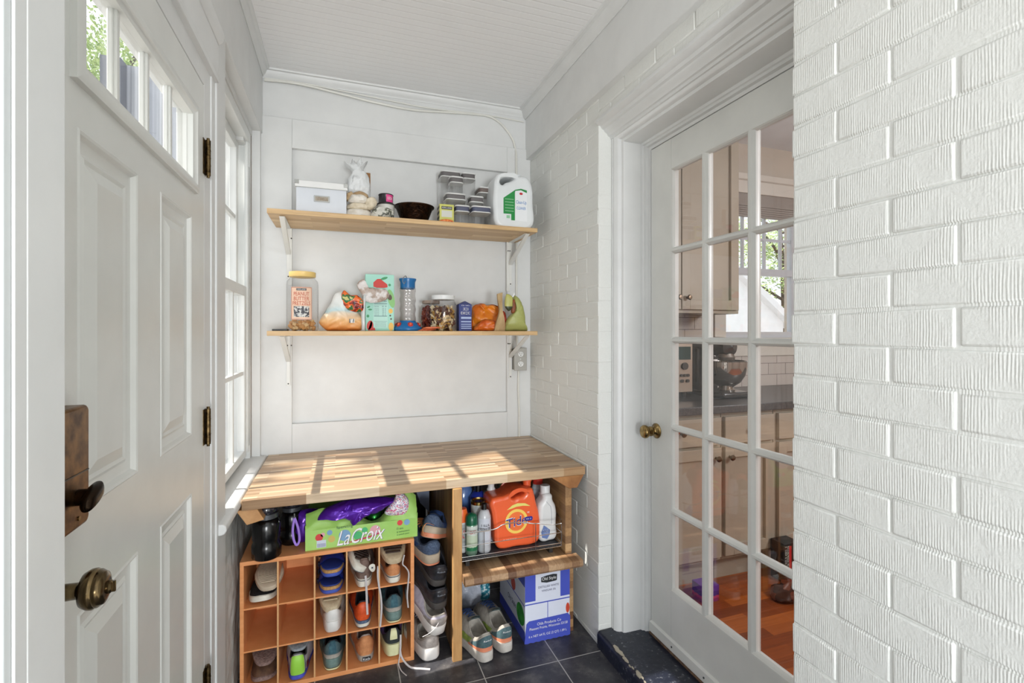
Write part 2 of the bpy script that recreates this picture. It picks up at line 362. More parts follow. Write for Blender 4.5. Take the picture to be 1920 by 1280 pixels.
# crown mouldings
def crown(name, pts, axis, a, b, base):
    m = MB().prism(pts, axis, a, b); return struct(name, m, paint, smooth=True, ang=50)
pr = [(0, 0), (0, -.048), (.006, -.05), (.008, -.043), (.018, -.036), (.028, -.02), (.032, -.010), (.046, -.008), (.05, 0)]
crown('trim_1', [(1.003 - d, 2.6 + z) for d, z in pr], 'y', -1.2, 2.64, 0)
crown('trim_2', [(2.64 - d * .8, 2.6 + z * .8) for d, z in pr], 'x', -.36, 1.003, 0)
crown('trim_3', [(-.36 + d * .7, 2.6 + z * .7) for d, z in pr], 'y', -1.2, 2.64, 0)

# left wall: header beam, low wall, pieces around the door and window
lw = sroot('wall_left', (-.45, 1.5, 0))
rough = mat('rough_painted_masonry', (214, 216, 213), .5, c2=(184, 186, 182), ns=22, lo=.3, hi=.75, bs=24, bst=.6, bd=.010)
m = MB(); m.box(-.405, -.36, -1.2, 2.64, 2.288, 2.62); m.build('header_beam', paint, lw, bevel=.003)
m = MB(); m.box(-.425, -.3685, 1.586, 1.72, 0, 2.3); m.box(-.5, -.42, 2.5, 2.7, 2.2, 2.3); m.box(-.50, -.40, -1.2, 2.7, 2.262, 2.62); m.box(-.425, -.37, 1.66, 1.80, 0, 2.28); m.box(-.5, -.37, .4, .76, 0, 2.28); m.box(-.5, -.37, .4, 1.8, 2.035, 2.3); m.build('wall_board', paint, lw, smooth=False)
m = MB()
def rw_fn(u, v):
    y = 1.74 + .92 * u; z = v * .70; d = noise.noise(Vector((y * 9, z * 6, 3))) * .007 + noise.noise(Vector((y * 30, z * 18, 1))) * .003
    return (-.373 + d, y, z)
m.grid(rw_fn, 90, 80); m.build('low_wall', rough, lw, normals=False); 
m = MB(); m.box(-.5, -.384, 1.73, 2.7, 0, .7); m.build('low_wall_core', rough, lw, smooth=False)
m = MB(); m.box(-.50, -.39, 2.62, 2.7, .7, 2.28); m.build('end_board', paint, lw, smooth=False)
m = MB(); m.box(-.404, -.366, 2.604, 2.632, .734, 2.29); m.build('corner_board', paint, lw, bevel=.002)
# sill
m = MB().prism([(-.50, .70), (-.50, .742), (-.345, .735), (-.337, .727), (-.335, .715), (-.340, .704), (-.35, .70)], 'y', 1.72, 2.628); struct('trim_4', m, paint, ang=50, bevel=.004)
m = MB().box(-.372, -.36, 1.74, 2.62, .675, .70); struct('trim_5', m, paint, bevel=.003)

# the room's open side on the left: post with a bead and a stop
post = sroot('trim_6', (-.33, .62, 0))
m = MB(); m.box(-.90, -.270, .566, .632, 0, 2.6); m.build('post_board', paint, post, bevel=.002)
m = MB(); m.box(-.90, -.2705, .549, .567, 0, 2.6); m.build('stop', paint, post, bevel=.001)
m = MB(); m.box(-.9, -.2722, .535, .5495, 0, 2.6); m.build('near_board', mat('cool_lit_white', (226, 231, 232), .4), post, bevel=.003)  # bluish white: cool light from behind put into the board's colour

# window (double hung, six over six), plane x = -.44
WG = glass('window_glass', refl=.6)
win = sroot('window_1', (-.44, 2.2, .74))
wm = mat('window_vinyl', (226, 228, 226), .35)
Y0, Y1 = 1.80, 2.60
m = MB(); m.box(-.49, -.405, Y0, Y0 + .025, .735, 2.262); m.box(-.49, -.405, 2.575, 2.603, .735, 2.262); m.box(-.49, -.405, Y0, 2.603, 2.215, 2.262); m.box(-.49, -.44, Y0, 2.603, .735, .755); m.build('window_frame', wm, win, bevel=.002)
m = MB(); m.box(-.425, -.408, 2.556, 2.576, .77, 2.215); m.box(-.42, -.411, 2.552, 2.558, .77, 2.215); m.build('balance_track', wm, win, bevel=.002)
m = MB(); m.box(-.423, -.4065, 2.5585, 2.5735, .8, 2.1); m.build('track_groove', mat('track_grey', (176, 177, 174), .5), win, smooth=False)
def sash(name, x0, x1, z0, z1, br, tr):
    yl, yr = Y0 + .025, 2.556
    m = MB(); m.box(x0, x1, yl, yl + .045, z0, z1); m.box(x0, x1, yr - .04, yr, z0, z1); m.box(x0, x1, yl, yr, z0, z0 + br); m.box(x0, x1, yl, yr, z1 - tr, z1)
    s = m.build(name, wm, win, bevel=.003)
    gy0, gy1, gz0, gz1 = yl + .045, yr - .04, z0 + br, z1 - tr; xm = (x0 + x1) / 2
    m = MB()
    for k in (1, 2): y = gy0 + (gy1 - gy0) * k / 3; m.box(xm - .009, xm + .009, y - .009, y + .009, gz0, gz1)
    z = (gz0 + gz1) / 2; m.box(xm - .009, xm + .009, gy0, gy1, z - .009, z + .009); m.build('muntin', wm, s, bevel=.002)
    m = MB(); m.box(xm - .002, xm + .002, gy0, gy1, gz0, gz1); m.build('pane', WG, s, smooth=False)
sash('lower_sash', -.447, -.417, .752, 1.54, .034, .045)
sash('upper_sash', -.48, -.45, 1.50, 2.215, .04, .045)
m = MB(); m.box(-.406, -.4035, 2.6035, 2.607, .74, 2.26); m.build('shadow_gap', mat('gap_shade_brown', (110, 84, 60), .7), win, smooth=False)  # dark strip, the shade of the gap put into its colour

# entry door on the left, plane x = -.365
ed = sroot('door_1', (-.365, 1.2, 0))
DY0, DY1, DZ1 = .765, 1.585, 2.02
ys = [DY0, .886, 1.109, 1.233, 1.463, DY1]; zs = [0, .25, .915, 1.063, 1.630, DZ1]
m = MB(); X = -.365
panels = [(1, 1), (3, 1), (1, 3), (3, 3)]
lite = (.875, 1.485, 1.70, 1.91)
for i in range(5):
    for j in range(5):
        if (i, j) in panels or j == 4: continue
        m.add([(X, ys[i], zs[j]), (X, ys[i + 1], zs[j]), (X, ys[i + 1], zs[j + 1]), (X, ys[i], zs[j + 1])], [(0, 1, 2, 3)])
for a, b, c, d in ((DY0, lite[0], 1.63, DZ1), (lite[1], DY1, 1.63, DZ1), (lite[0], lite[1], 1.63, lite[2]), (lite[0], lite[1], lite[3], DZ1)):
    m.add([(X, a, c), (X, b, c), (X, b, d), (X, a, d)], [(0, 1, 2, 3)])
m.box(-.41, -.3655, DY0, DY1, 0, .25); 
for a, b, c, d in ((DY0, DY1, .0, 1.64), (DY0, lite[0], 1.63, DZ1), (lite[1], DY1, 1.63, DZ1), (lite[0], lite[1], 1.63, lite[2]), (lite[0], lite[1], lite[3], DZ1)): m.box(-.40, -.379, a, b, c, d)
m.box(-.39, -.3652, DY1 - .003, DY1, 0, DZ1)
m.build('door_slab', paintdoor, ed, smooth=False, normals=False)
m = MB()
for i, j in panels:
    a, b, c, d = ys[i], ys[i + 1], zs[j], zs[j + 1]
    loops = [(0, 0), (.003, .0022), (.007, .0005), (.012, -.007), (.018, -.009), (.03, -.009), (.036, -.006), (.042, -.0085), (.062, -.0015), (.064, -.0005)]
    n0 = len(m.v); V = []; F = []
    for (o, dp) in loops: V += [(X + dp, a + o, c + o), (X + dp, b - o, c + o), (X + dp, b - o, d - o), (X + dp, a + o, d - o)]
    for k in range(len(loops) - 1):
        for q in range(4): F.append((k * 4 + q, k * 4 + (q + 1) % 4, k * 4 + 4 + (q + 1) % 4, k * 4 + 4 + q))
    k = (len(loops) - 1) * 4; F.append((k, k + 1, k + 2, k + 3)); m.add(V, F)
m.build('raised_panel', paintdoor, ed, smooth=True, ang=25, normals=False)
# moulded frame round the four lites
def frame_loop(m, x, a, b, c, d, loops):
    V = []; F = []
    for (o, dp) in loops: V += [(x + dp, a + o, c + o), (x + dp, b - o, c + o), (x + dp, b - o, d - o), (x + dp, a + o, d - o)]
    for k in range(len(loops) - 1):
        for q in range(4): F.append((k * 4 + q, k * 4 + (q + 1) % 4, k * 4 + 4 + (q + 1) % 4, k * 4 + 4 + q))
    m.add(V, F)
m = MB(); frame_loop(m, X, .864, 1.496, 1.693, 1.925, [(0, 0), (.001, .009), (.008, .012), (.02, .012), (.027, .006), (.033, .004), (.034, -.012)])
m.build('lite_frame', paintdoor, ed, smooth=True, ang=30, normals=False)
m = MB()
for k in range(1, 4):
    y = .897 + .5655 * k / 4; m.box(X - .017, X - .004, y - .006, y + .006, 1.722, 1.895); m.box(X - .018, X - .009, y - .010, y + .010, 1.722, 1.895)
m.build('lite_bar', paintdoor, ed, bevel=.002)
m = MB(); m.box(X - .020, X - .018, .89, 1.47, 1.715, 1.905); m.build('pane', WG, ed, smooth=False)
m = MB(); frame_loop(m, X, .894, 1.466, 1.722, 1.897, [(0, -.004), (.006, -.010), (.006, -.018)]); m.build('lite_stop', paintdoor, ed, smooth=False, normals=False)
# casing and jamb
m = MB(); m.box(-.40, -.366, 1.592, 1.68, 0, 2.09); m.box(-.375, -.357, 1.70, 1.815, 0, 2.28); m.box(-.4, -.362, 1.66, 1.70, 0, 2.1)
m.box(-.40, -.366, .70, 1.68, 2.026, 2.09); m.prism([(-.37, 2.085), (-.352, 2.085), (-.35, 2.10), (-.358, 2.11), (-.352, 2.13), (-.352, 2.2), (-.34, 2.21), (-.335, 2.235), (-.37, 2.24)], 'y', .66, 1.70)
m.build('door_casing', paint, ed, bevel=.002, ang=45)
def hinge(z):
    m = MB(); h = .1
    m.tube([(-.357, 1.597, z - h / 2), (-.357, 1.597, z + h / 2)], .0068, 12); m.tube([(-.357, 1.597, z - h / 2 - .006), (-.357, 1.597, z + h / 2 + .006)], .0042, 8)
    g = MB(); g.box(-.3652, -.3635, 1.574, 1.595, z - h / 2, z + h / 2); g.box(-.3662, -.3645, 1.598, 1.608, z - h / 2, z + h / 2)
    for k in (-.021, .021, .0): m.tube([(-.357, 1.597, z + k - .001), (-.357, 1.597, z + k + .001)], .0074, 12)
    o = m.build('hinge', bronze2, ed); g.build('leaf', bronze2, o, smooth=False)
bronze2 = mat('antique_brass_hinge', (120, 100, 68), .38, 1, c2=(60, 48, 32), ns=90)
for z in (1.823, 1.062, .33): hinge(z)
# electronic deadbolt and knob
m = MB(); pts = [(.768, 1.035), (.862, 1.10), (.866, 1.12), (.866, 1.222), (.86, 1.228), (.768, 1.228)]
m.prism([(y - .012, z) for y, z in [(.79, 1.062), (.862, 1.062), (.868, 1.069), (.868, 1.222), (.862, 1.228), (.79, 1.228)]], 'x', -.366, -.338)
db = m.build('deadbolt_cover', bronze, ed, bevel=.0045, seg=3)
m = MB(); m.box(-.3378, -.3372, .784, .8515, 1.136, 1.1375); m.build('cover_seam', black, db, smooth=False)
m = MB(); m.puff([(.0, .012), (-.022, .009), (-.026, 0), (-.022, -.009), (0, -.012), (.022, -.009), (.026, 0), (.022, .009)], 0, .009, amp=0, sub=2)
v = [(-.322 + p[1], .822 + p[0] * .9, 1.105 + p[2] + p[0] * .3) for p in m.v]; m2 = MB().add(v, m.f); m2.tube([(-.34, .822, 1.105), (-.322, .822, 1.105)], .011, 14); m2.build('thumb_turn', mat('dark_bronze', (44, 34, 26), .25, 1), db)
m = MB(); m.cyl((-.3385, .824, 1.076), (-.3365, .824, 1.076), .003, 10); m.build('screw', brass, db)
def knob(parent, x, y, z, d, m_, sgn=1, button=True, ext=0):
    prof = [(.0, 0), (.032, 0), (.033, .004), (.028, .008), (.016, .010), (.0135, .014), (.0125, .032), (.016, .036), (.026, .040), (.0305, .048), (.031, .054), (.028, .058), (.029, .060), (.025, .066), (.0245, .0675), (.015, .071), (0, .072)]
    M_ = Matrix.Translation((x, y, z)) @ Matrix.Rotation(R(90 * sgn), 4, 'Y')
    o = MB().lathe([(r_ * d, z_ * d + ext * min(1, max(0, z_ - .012) / .02)) for r_, z_ in prof], 28, M=M_, cap=False).build('door_knob', m_, parent, ang=60)
    if button:
        b = MB(); q_ = .07 * d + ext; b.lathe([(.008, q_ - .004), (.0085, q_ + .004), (.006, q_ + .006), (0, q_ + .006)], 14, M=M_, cap=False); b.box(-.0068, .0068, -.0015, .0015, q_ + .005, q_ + .009, M=M_); b.build('lock_button', m_, o)
    return o
knob(ed, -.364, .783, .995, .82, mat('antique_brass_knob', (138, 118, 84), .2, 1, c2=(66, 54, 38), ns=12, stretch=(6, 1, 1)), ext=.016)

# painted step below the french door, floor edge
def stepmat():
    m, nt, b = newmat('worn_black_paint'); v = coords(nt)
    a = ramp(nt, noi(nt, v, 60, 8, .7), [(.0, (24, 28, 42)), (.55, (32, 36, 50)), (.62, (84, 88, 98)), (.70, (190, 190, 188))])
    f = ramp(nt, noi(nt, v, 11, 4), [(.38, (.1, .1, .1, 1)), (.6, (1, 1, 1, 1))])
    c = mixc(nt, lin((26, 30, 44)), a, f); nt.links.new(c, b.inputs['Base Color']); b.inputs['Roughness'].default_value = .35; bump(nt, b, noi(nt, v, 40, 5), .5, .003); return m
m = MB()
def st(u, v):  # worn rounded nosing
    y = .9 + .935 * u; j = noise.noise(Vector((y * 14, 0, 0))) * .004
    P = [(1.021, 0), (1.021 + j * .4, .052), (1.024 + j, .060), (1.032 + j, .066), (1.10, .067), (1.25, .067)]
    k = v * 5; i = min(4, int(k)); t = k - i; return (P[i][0] * (1 - t) + P[i + 1][0] * t, y, P[i][1] * (1 - t) + P[i + 1][1] * t)
m.grid(st, 120, 6); m.add([(1.021, 1.835, 0), (1.021, 1.835, .052), (1.032, 1.835, .066), (1.25, 1.835, .067), (1.25, 1.835, 0)], [(0, 1, 2, 3, 4)])
struct('trim_8', m, stepmat(), ang=40, normals=False)
chip = mat('chipped_cream_paint', (176, 168, 150), .6, bs=60, bst=.6)
m = MB(); rnd = random.Random(4)
for k in range(34):
    y = 1.2 + rnd.random() ** .8 * .56; ct_ = .0672 + k * 6e-5; r_ = .003 + .008 * rnd.random(); x = 1.03 + rnd.random() * .012
    m.prism([(x + r_ * math.cos(a) * .7 * rnd.uniform(.6, 1.2), y + r_ * 2 * math.sin(a) * rnd.uniform(.6, 1.2)) for a in [q * math.pi / 4 for q in range(8)]], 'z', .064, ct_)
struct('trim_9', m, chip, smooth=False)

# french door with its frame: plane x=1.228, opening y<1.752, z .068-2.095
fd = sroot('door_2', (1.248, 1.3, .068))
frm = sroot('trim_10', (1.15, 1.8, .066))
prof = [(.092, 1.192), (.092, 1.095), (.078, 1.090), (.072, 1.094), (.066, 1.0905), (.052, 1.097), (.046, 1.106), (.044, 1.116), (.034, 1.119), (.031, 1.128), (.030, 1.20), (.022, 1.204), (.020, 1.211), (.012, 1.213), (.010, 1.226), (.0, 1.230), (0.0, 1.27), (.092, 1.27)]
m = MB(); n = len(prof); V = []
for d, x in prof: V.append((x, 1.7535 + d, .066))
for d, x in prof: V.append((x, 1.7535 + d, 2.097 + d))
for d, x in prof: V.append((x, .86 - d * .2, 2.097 + d))
F = []
for s_ in range(2):
    for i in range(n): F.append((s_ * n + i, s_ * n + (i + 1) % n, (s_ + 1) * n + (i + 1) % n, (s_ + 1) * n + i))
m.add(V, F); m.build('door_frame', paint, frm, ang=40)
m = MB(); m.prism([(1.12, 2.15), (1.088, 2.155), (1.084, 2.163), (1.076, 2.165), (1.07, 2.176), (1.060, 2.182), (1.056, 2.19), (1.046, 2.193), (1.040, 2.203), (1.026, 2.207), (1.018, 2.214), (1.018, 2.226), (1.12, 2.232)], 'y', .82, 1.842); m.build('head_moulding', paint, frm, ang=40)
m = MB(); m.prism([(1.22, .066), (1.22, .071), (1.226, .078), (1.27, .078), (1.27, .066)], 'y', .86, 1.752); m.build('threshold', mat('worn_threshold_wood', (120, 92, 68), .6, c2=(74, 54, 42), ns=50), frm, smooth=False)
# stiles and rails
FX0, FX1 = 1.229, 1.266
dm = MB(); GY = [(1.618, 1.459), (1.412, 1.249), (1.199, 1.040)]; GZ = [(.312, .608), (.632, .938), (.964, 1.286), (1.31, 1.64), (1.664, 1.972)]
dm.box(FX0, FX1, 1.618, 1.750, .080, 2.093); dm.box(FX0, FX1, .915, 1.040, .080, 2.093); dm.box(FX0, FX1, 1.040, 1.618, 1.972, 2.093); dm.box(FX0, FX1, 1.040, 1.618, .080, .312)
fdo = dm.build('door_leaf', paintdoor, fd, bevel=.002)
m = MB()
for k in range(2):
    yc = (GY[k][1] + GY[k + 1][0]) / 2; m.prism([(FX0 + .0, yc - .006), (FX0, yc + .006), (FX0 + .004, yc + .010), (FX0 + .008, yc + .0165), (FX0 + .014, yc + .01655), (FX1 - .014, yc + .01655), (FX1 - .002, yc + .01), (FX1 - .002, yc - .01), (FX1 - .014, yc - .01655), (FX0 + .014, yc - .01655), (FX0 + .008, yc - .0165), (FX0 + .004, yc - .01)], 'z', .31, 1.975)
for k in range(4):
    zc = (GZ[k][1] + GZ[k + 1][0]) / 2; m.prism([(FX0 + .0003, zc - .004), (FX0 + .0003, zc + .004), (FX0 + .004, zc + .006), (FX0 + .008, zc + .0105), (FX0 + .014, zc + .0125), (FX1 - .014, zc + .0125), (FX1 - .002, zc + .006), (FX1 - .002, zc - .006), (FX1 - .014, zc - .0125), (FX0 + .014, zc - .0125), (FX0 + .008, zc - .0105), (FX0 + .004, zc - .006)], 'y', 1.04, 1.62)
m.build('glazing_bar', paintdoor, fdo, ang=30)
DG = glass('door_glass', (.93, .93, .93), refl=1.3)
for i, (a, b) in enumerate(GY):
    for j, (c, d) in enumerate(GZ):
        f = MB(); frame_loop(f, FX0, b - .004, a + .004, c - .004, d + .004, [(0, .0), (.003, .0035), (.006, .007), (.010, .012), (.010, .02)]) if 0 else None
        p = MB(); p.box(FX0 + .015, FX0 + .018, b - .001, a + .001, c - .001, d + .001); p.build('pane', DG, fd, smooth=False)
m = MB()
for (a, b) in (GY[0], GY[2]):
    pass
m.prism([(1.618 + .004, FX0 - .0005), (1.618 - .002, FX0 + .004), (1.618 - .006, FX0 + .014), (1.618 + .004, FX0 + .014)], 'z', .308, 1.976); 
v = [(p[1], p[0], p[2]) for p in m.v]; m.v = v
m.prism([(FX0 - .0005, 1.976), (FX0 + .004, 1.970), (FX0 + .014, 1.966), (FX0 + .014, 1.976)], 'y', 1.04, 1.62); m.prism([(FX0 - .0005, .308), (FX0 + .004, .316), (FX0 + .014, .322), (FX0 + .014, .308)], 'y', 1.04, 1.62)
m.build('glazing_moulding', paintdoor, fdo, ang=30)
m = MB(); m.prism([(FX0 - .012, .082), (FX0 - .010, .118), (FX0, .124), (FX0, .082)], 'y', .92, 1.748); m.build('door_sweep', paintdoor, fdo, bevel=.001)
[MB().cyl((FX0 - .0135, y, .10), (FX0 - .009, y, .10), .0035, 8).build('nail', mat('grey_nail', (90, 90, 92), .5, .6), fdo) for y in (1.60, 1.42, 1.2)]
kb = mat('french_knob_brass', (176, 152, 104), .22, 1, c2=(110, 88, 52), ns=60)
prof = [(.0, 0), (.031, 0), (.031, .004), (.026, .007), (.015, .012), (.0125, .016), (.0165, .019), (.020, .026), (.0205, .034), (.0165, .040), (.017, .042), (.024, .047), (.027, .054), (.027, .06), (.024, .066), (.018, .0685), (.010, .069), (0, .068)]
Mk = Matrix.Translation((FX0, 1.712, .922)) @ Matrix.Rotation(R(-90), 4, 'Y')
MB().lathe(prof, 28, M=Mk, cap=False).build('door_knob', kb, fdo, ang=60)
Mk2 = Matrix.Translation((FX1, 1.712, .922)) @ Matrix.Rotation(R(90), 4, 'Y')
MB().lathe(prof, 28, M=Mk2, cap=False).build('inner_knob', mat('orange_brass', (190, 110, 50), .3, 1), fdo, ang=60)

# cables along the top of the back wall, outlet with conduit
cabm = mat('painted_cable', (222, 221, 214), .4)
def spline(P, n=8):
    P = [Vector(p) for p in P]; out = []
    for i in range(len(P) - 1):
        a, b, c, d = P[max(0, i - 1)], P[i], P[i + 1], P[min(len(P) - 1, i + 2)]
        for q in range(n):
            t = q / n; out.append(.5 * (2 * b + (c - a) * t + (2 * a - 5 * b + 4 * c - d) * t * t + (-a + 3 * b - 3 * c + d) * t ** 3))
    out.append(P[-1]); return out
m = MB().tube(spline([(-.352, 2.63, 2.548), (-.25, 2.625, 2.552), (-.16, 2.625, 2.55), (.0, 2.628, 2.535), (.18, 2.63, 2.517), (.36, 2.632, 2.51), (.55, 2.632, 2.525), (.70, 2.633, 2.537), (.79, 2.633, 2.535), (.86, 2.634, 2.50), (.92, 2.634, 2.43), (.938, 2.634, 2.37), (.94, 2.622, 2.30), (.94, 2.621, 1.9), (.941, 2.621, 1.5), (.945, 2.621, 1.245)]), .0062, 10)
tag(m.build('cable', cabm), 'thick white cable sagging along the top of the back wall, dropping to the outlet', 'cable')
m = MB().tube(spline([(-.352, 2.63, 2.556), (-.2, 2.628, 2.56), (.0, 2.63, 2.552), (.2, 2.63, 2.542), (.45, 2.632, 2.532), (.7, 2.633, 2.541), (.85, 2.634, 2.541), (.99, 2.634, 2.535)]), .0038, 8)
tag(m.build('cable', cabm), 'thin white painted cable running above the thick one to the right corner', 'cable')
m = MB().tube(spline([(.955, 2.623, 1.12), (.953, 2.622, 1.0), (.957, 2.622, .9), (.957, 2.622, .735)]), .0065, 8)
tag(m.build('cable', cabm), 'white painted cable from the outlet box down to the counter', 'cable')
ot = thing('power_outlet', 'grey metal double power outlet box on the back wall beside the right corner', 'outlet', (.951, 2.62, 1.115))
MB().box(.917, .986, 2.585, 2.63, 1.117, 1.236).build('outlet_box', mat('galvanised_box', (150, 148, 142), .45, .5), ot, bevel=.003)
MB().box(.914, .989, 2.582, 2.586, 1.113, 1.24).build('cover_plate', mat('grey_plate', (168, 166, 160), .4, .4), ot, bevel=.002)
for z in (1.205, 1.150):
    s = MB(); s.prism([(.951 + .017 * math.cos(a) * (1 if abs(math.cos(a)) < .9 else .95), z + .0145 * math.sin(a) * 1.0) for a in [q * math.pi / 8 for q in range(16)]], 'y', 2.577, 2.583); s = s.build('socket', white, ot, bevel=.001)
    h = MB(); h.box(.944, .9455, 2.5763, 2.5772, z, z + .009); h.box(.9565, .958, 2.5763, 2.5772, z, z + .008); h.cyl((.951, 2.5763, z - .006), (.951, 2.5772, z - .006), .0026, 8); h.build('slot', ink, s, smooth=False)
MB().cyl((.951, 2.5795, 1.1775), (.951, 2.5815, 1.1775), .0028, 10).build('screw', steel, ot)
# =====================================================================
# SHELVES, COUNTER AND CABINET UNDER IT
# =====================================================================
pine = staves('shelf_wood', [(196, 160, 112), (222, 190, 142), (206, 170, 120), (232, 204, 160), (188, 148, 98)], .042, .33, loc=(0, .2, 0))
wm_ = mat('shelf_metal', (226, 226, 222), .35)
for k, (z, txt) in enumerate(((1.838, 'upper wooden wall shelf carrying clear food boxes and a white bin'), (1.3135, 'lower wooden wall shelf carrying snacks and jars'))):
    m = MB().box(-.30, .945, 2.315, 2.628, z, z + .0205); s = tag(m.build('wall_shelf', pine, bevel=.0015), txt, 'shelf', 'wall shelves above the counter')
    for x in (-.245, .905):
        b = thing('shelf_bracket', '%s white metal bracket under the %s wall shelf' % ('left' if x < 0 else 'right', 'upper' if k == 0 else 'lower'), 'bracket', (x, 2.628, z - .24), 'white metal shelf brackets')
        MB().box(x - .008, x + .008, 2.6225, 2.6285, z - .245, z).build('upright', wm_, b, bevel=.001)
        MB().box(x - .012, x + .012, 2.36, 2.625, z - .004, z - .0005).build('arm', wm_, b, bevel=.001)
        q = MB(); q.prism([(2.345, z - .004), (2.36, z - .004), (2.622, z - .115), (2.622, z - .13)], 'x', x - .011, x + .011); q.build('brace', wm_, b, bevel=.0015)
        [MB().cyl((x + dx, 2.6205, z + dz), (x + dx, 2.6235, z + dz), .0036, 8).build('screw', mat('dark_screw', (70, 68, 64), .4, .7), b) for dx, dz in ((0, -.237), (-.004, -.05), (.014 if x < 0 else -.014, -.05))]
for x in (-.238, .892):
    m = MB(); m.box(x - .009, x + .009, 2.6235, 2.6295, 1.56, 1.838); tag(m.build('shelf_standard', wm_, bevel=.001), 'thin white vertical strip on the back wall between the shelves, %s side' % ('left' if x < 0 else 'right'), 'strip')

bench_wood = staves('acacia_counter', [(138, 106, 76), (196, 166, 130), (166, 132, 98), (212, 186, 152), (150, 118, 86), (222, 200, 170), (176, 140, 102)], .0215, .26, loc=(.11, .004, 0), rough=.34)
ct = MB().box(-.333, 1.022, 1.945, 2.628, .698, .734); tag(ct.build('butcher_block_counter', bench_wood, bevel=.0015), 'butcher block counter top of narrow wooden staves with sun patches', 'counter')
brk = mat('bracket_wood', (184, 130, 78), .5, c2=(150, 100, 58), ns=14, stretch=(1, 6, 1))
m = MB().prism([(-.352, .697), (-.285, .697), (-.262, .655), (-.318, .642)], 'y', 1.955, 2.1); tag(m.build('counter_bracket', mat('bracket_wood_light', (206, 158, 108), .5, c2=(184, 134, 84), ns=14), bevel=.002), 'angled wooden block under the left front corner of the counter', 'bracket')
m = MB().prism([(1.018, .697), (.862, .697), (.945, .642), (.985, .642)], 'y', 1.948, 1.963); tag(m.build('counter_bracket', brk, bevel=.002), 'angled wooden block under the right front corner of the counter', 'bracket')

post_w = staves('plank_wood_vertical', [(176, 136, 90), (140, 100, 62), (194, 156, 108), (120, 84, 54)], .03, .5, plane='zy', loc=(.1, .01, 0), rough=.5)
postf = mat('post_front_wood', (196, 152, 98), .5, c2=(176, 130, 80), ns=8, stretch=(6, 6, 1))
ca = thing('wooden_cabinet', 'open wooden cubby unit of mixed planks under the right half of the counter', 'cabinet', (.7, 2.2, 0))
MB().box(.424, .462, 1.938, 1.957, 0, .697).build('front_post', postf, ca, bevel=.002)
MB().box(.434, .454, 1.957, 2.61, 0, .697).build('side_panel', post_w, ca, bevel=.001)
pl = staves('plank_wood', [(150, 112, 74), (186, 146, 100), (112, 76, 50), (204, 168, 122), (136, 98, 64)], .034, .26, plane='yz', loc=(.07, .015, 0), rough=.5)
MB().box(.935, .965, 1.965, 2.61, .349, .697).build('side_panel', pl, ca, bevel=.001); MB().box(.952, .976, 1.97, 2.61, .0, .316).build('lower_side_panel', pl, ca, bevel=.001)
flap_w = staves('plank_shelf_wood', [(146, 112, 80), (128, 92, 66), (186, 154, 118), (104, 72, 52), (168, 132, 96), (200, 168, 132)], .036, 1.6, plane='yx', loc=(.1, .02, 0), rough=.5)
m = MB().prism([(1.897, .316), (1.890, .326), (1.893, .345), (1.90, .349), (2.61, .349), (2.61, .316)], 'x', .462, .985)
# cut short of the side panel behind its front edge
m = MB().prism([(1.897, .316), (1.890, .326), (1.893, .345), (1.90, .349), (1.963, .349), (1.963, .316)], 'x', .463, .985); m.box(.455, .934, 1.963, 2.61, .316, .349)
m.build('middle_shelf', flap_w, ca, bevel=.001)

# shoe organiser 5 x 3
lam = mat('cherry_laminate', (230, 158, 104), .4, c2=(220, 146, 90), ns=10, stretch=(1, 1, 8))
lamedge = mat('pale_cut_edge', (214, 164, 112), .5)
so = thing('shoe_organizer', 'cherry coloured fifteen-hole shoe cubby under the left half of the counter', 'shoe rack', (-.035, 2.15, 0))
OX = [-.349, -.223, -.096, .020, .142, .279]; OZ = [.018, .162, .318, .478]; OY0, OY1 = 2.007, 2.302
MB().box(-.349, .279, OY0, OY1, .476, .491).build('top_board', lam, so, bevel=.0008)
MB().box(-.349, .279, OY0, OY1, .0, .016).build('bottom_board', lam, so, bevel=.0008)
for a, b in ((-.349, -.336), (.265, .279)): MB().box(a, b, OY0, OY1, .016, .476).build('side_board', lam, so, bevel=.0008)
MB().box(-.336, .265, OY1 - .004, OY1, .016, .476).build('back_board', lam, so, smooth=False)
for x in OX[1:5]:
    d = MB().box(x - .0025, x + .0025, OY0 + .001, OY1 - .004, .016, .476).build('divider', lam, so, smooth=False); MB().box(x - .0028, x + .0028, OY0 - .0003, OY0 + .0015, .016, .476).build('divider_edge', lamedge, d, smooth=False)
for z in OZ[1:3]: MB().box(-.336, .265, OY0 + .002, OY1 - .004, z - .005, z).build('shelf_board', lam, so, smooth=False)
# =====================================================================
# KITCHEN BEHIND THE GLASS DOOR, AND OUTDOORS
# =====================================================================
kw = mat('kitchen_wall_paint', (196, 184, 170), .6)
k = sroot('wall_kitchen', (2.6, 2.6, .07))
m = MB(); m.box(1.24, 2.36, 2.57, 2.70, -.05, 2.6); m.box(3.03, 4.6, 2.57, 2.70, -.05, 2.6); m.box(2.36, 3.03, 2.57, 2.70, -.05, 1.26); m.box(2.36, 3.03, 2.57, 2.70, 2.23, 2.6); m.build('wall_board', kw, k, smooth=False)
struct('wall_kitchen_side', MB().box(4.5, 4.6, -1.3, 2.7, -.05, 2.6), kw, smooth=False)
struct('wall_kitchen_front', MB().box(1.2, 4.6, -1.3, -1.2, -.05, 2.6), kw, smooth=False)
struct('wall_kitchen_partition', MB().box(1.19, 1.27, 1.846, 2.6, -.05, 2.6), kw, smooth=False)
struct('wall_kitchen_pier', MB().box(1.18, 1.27, -1.2, .86, -.05, 2.6), kw, smooth=False)
struct('wall_kitchen_lintel', MB().box(1.19, 1.27, .85, 1.85, 2.19, 2.6), kw, smooth=False)
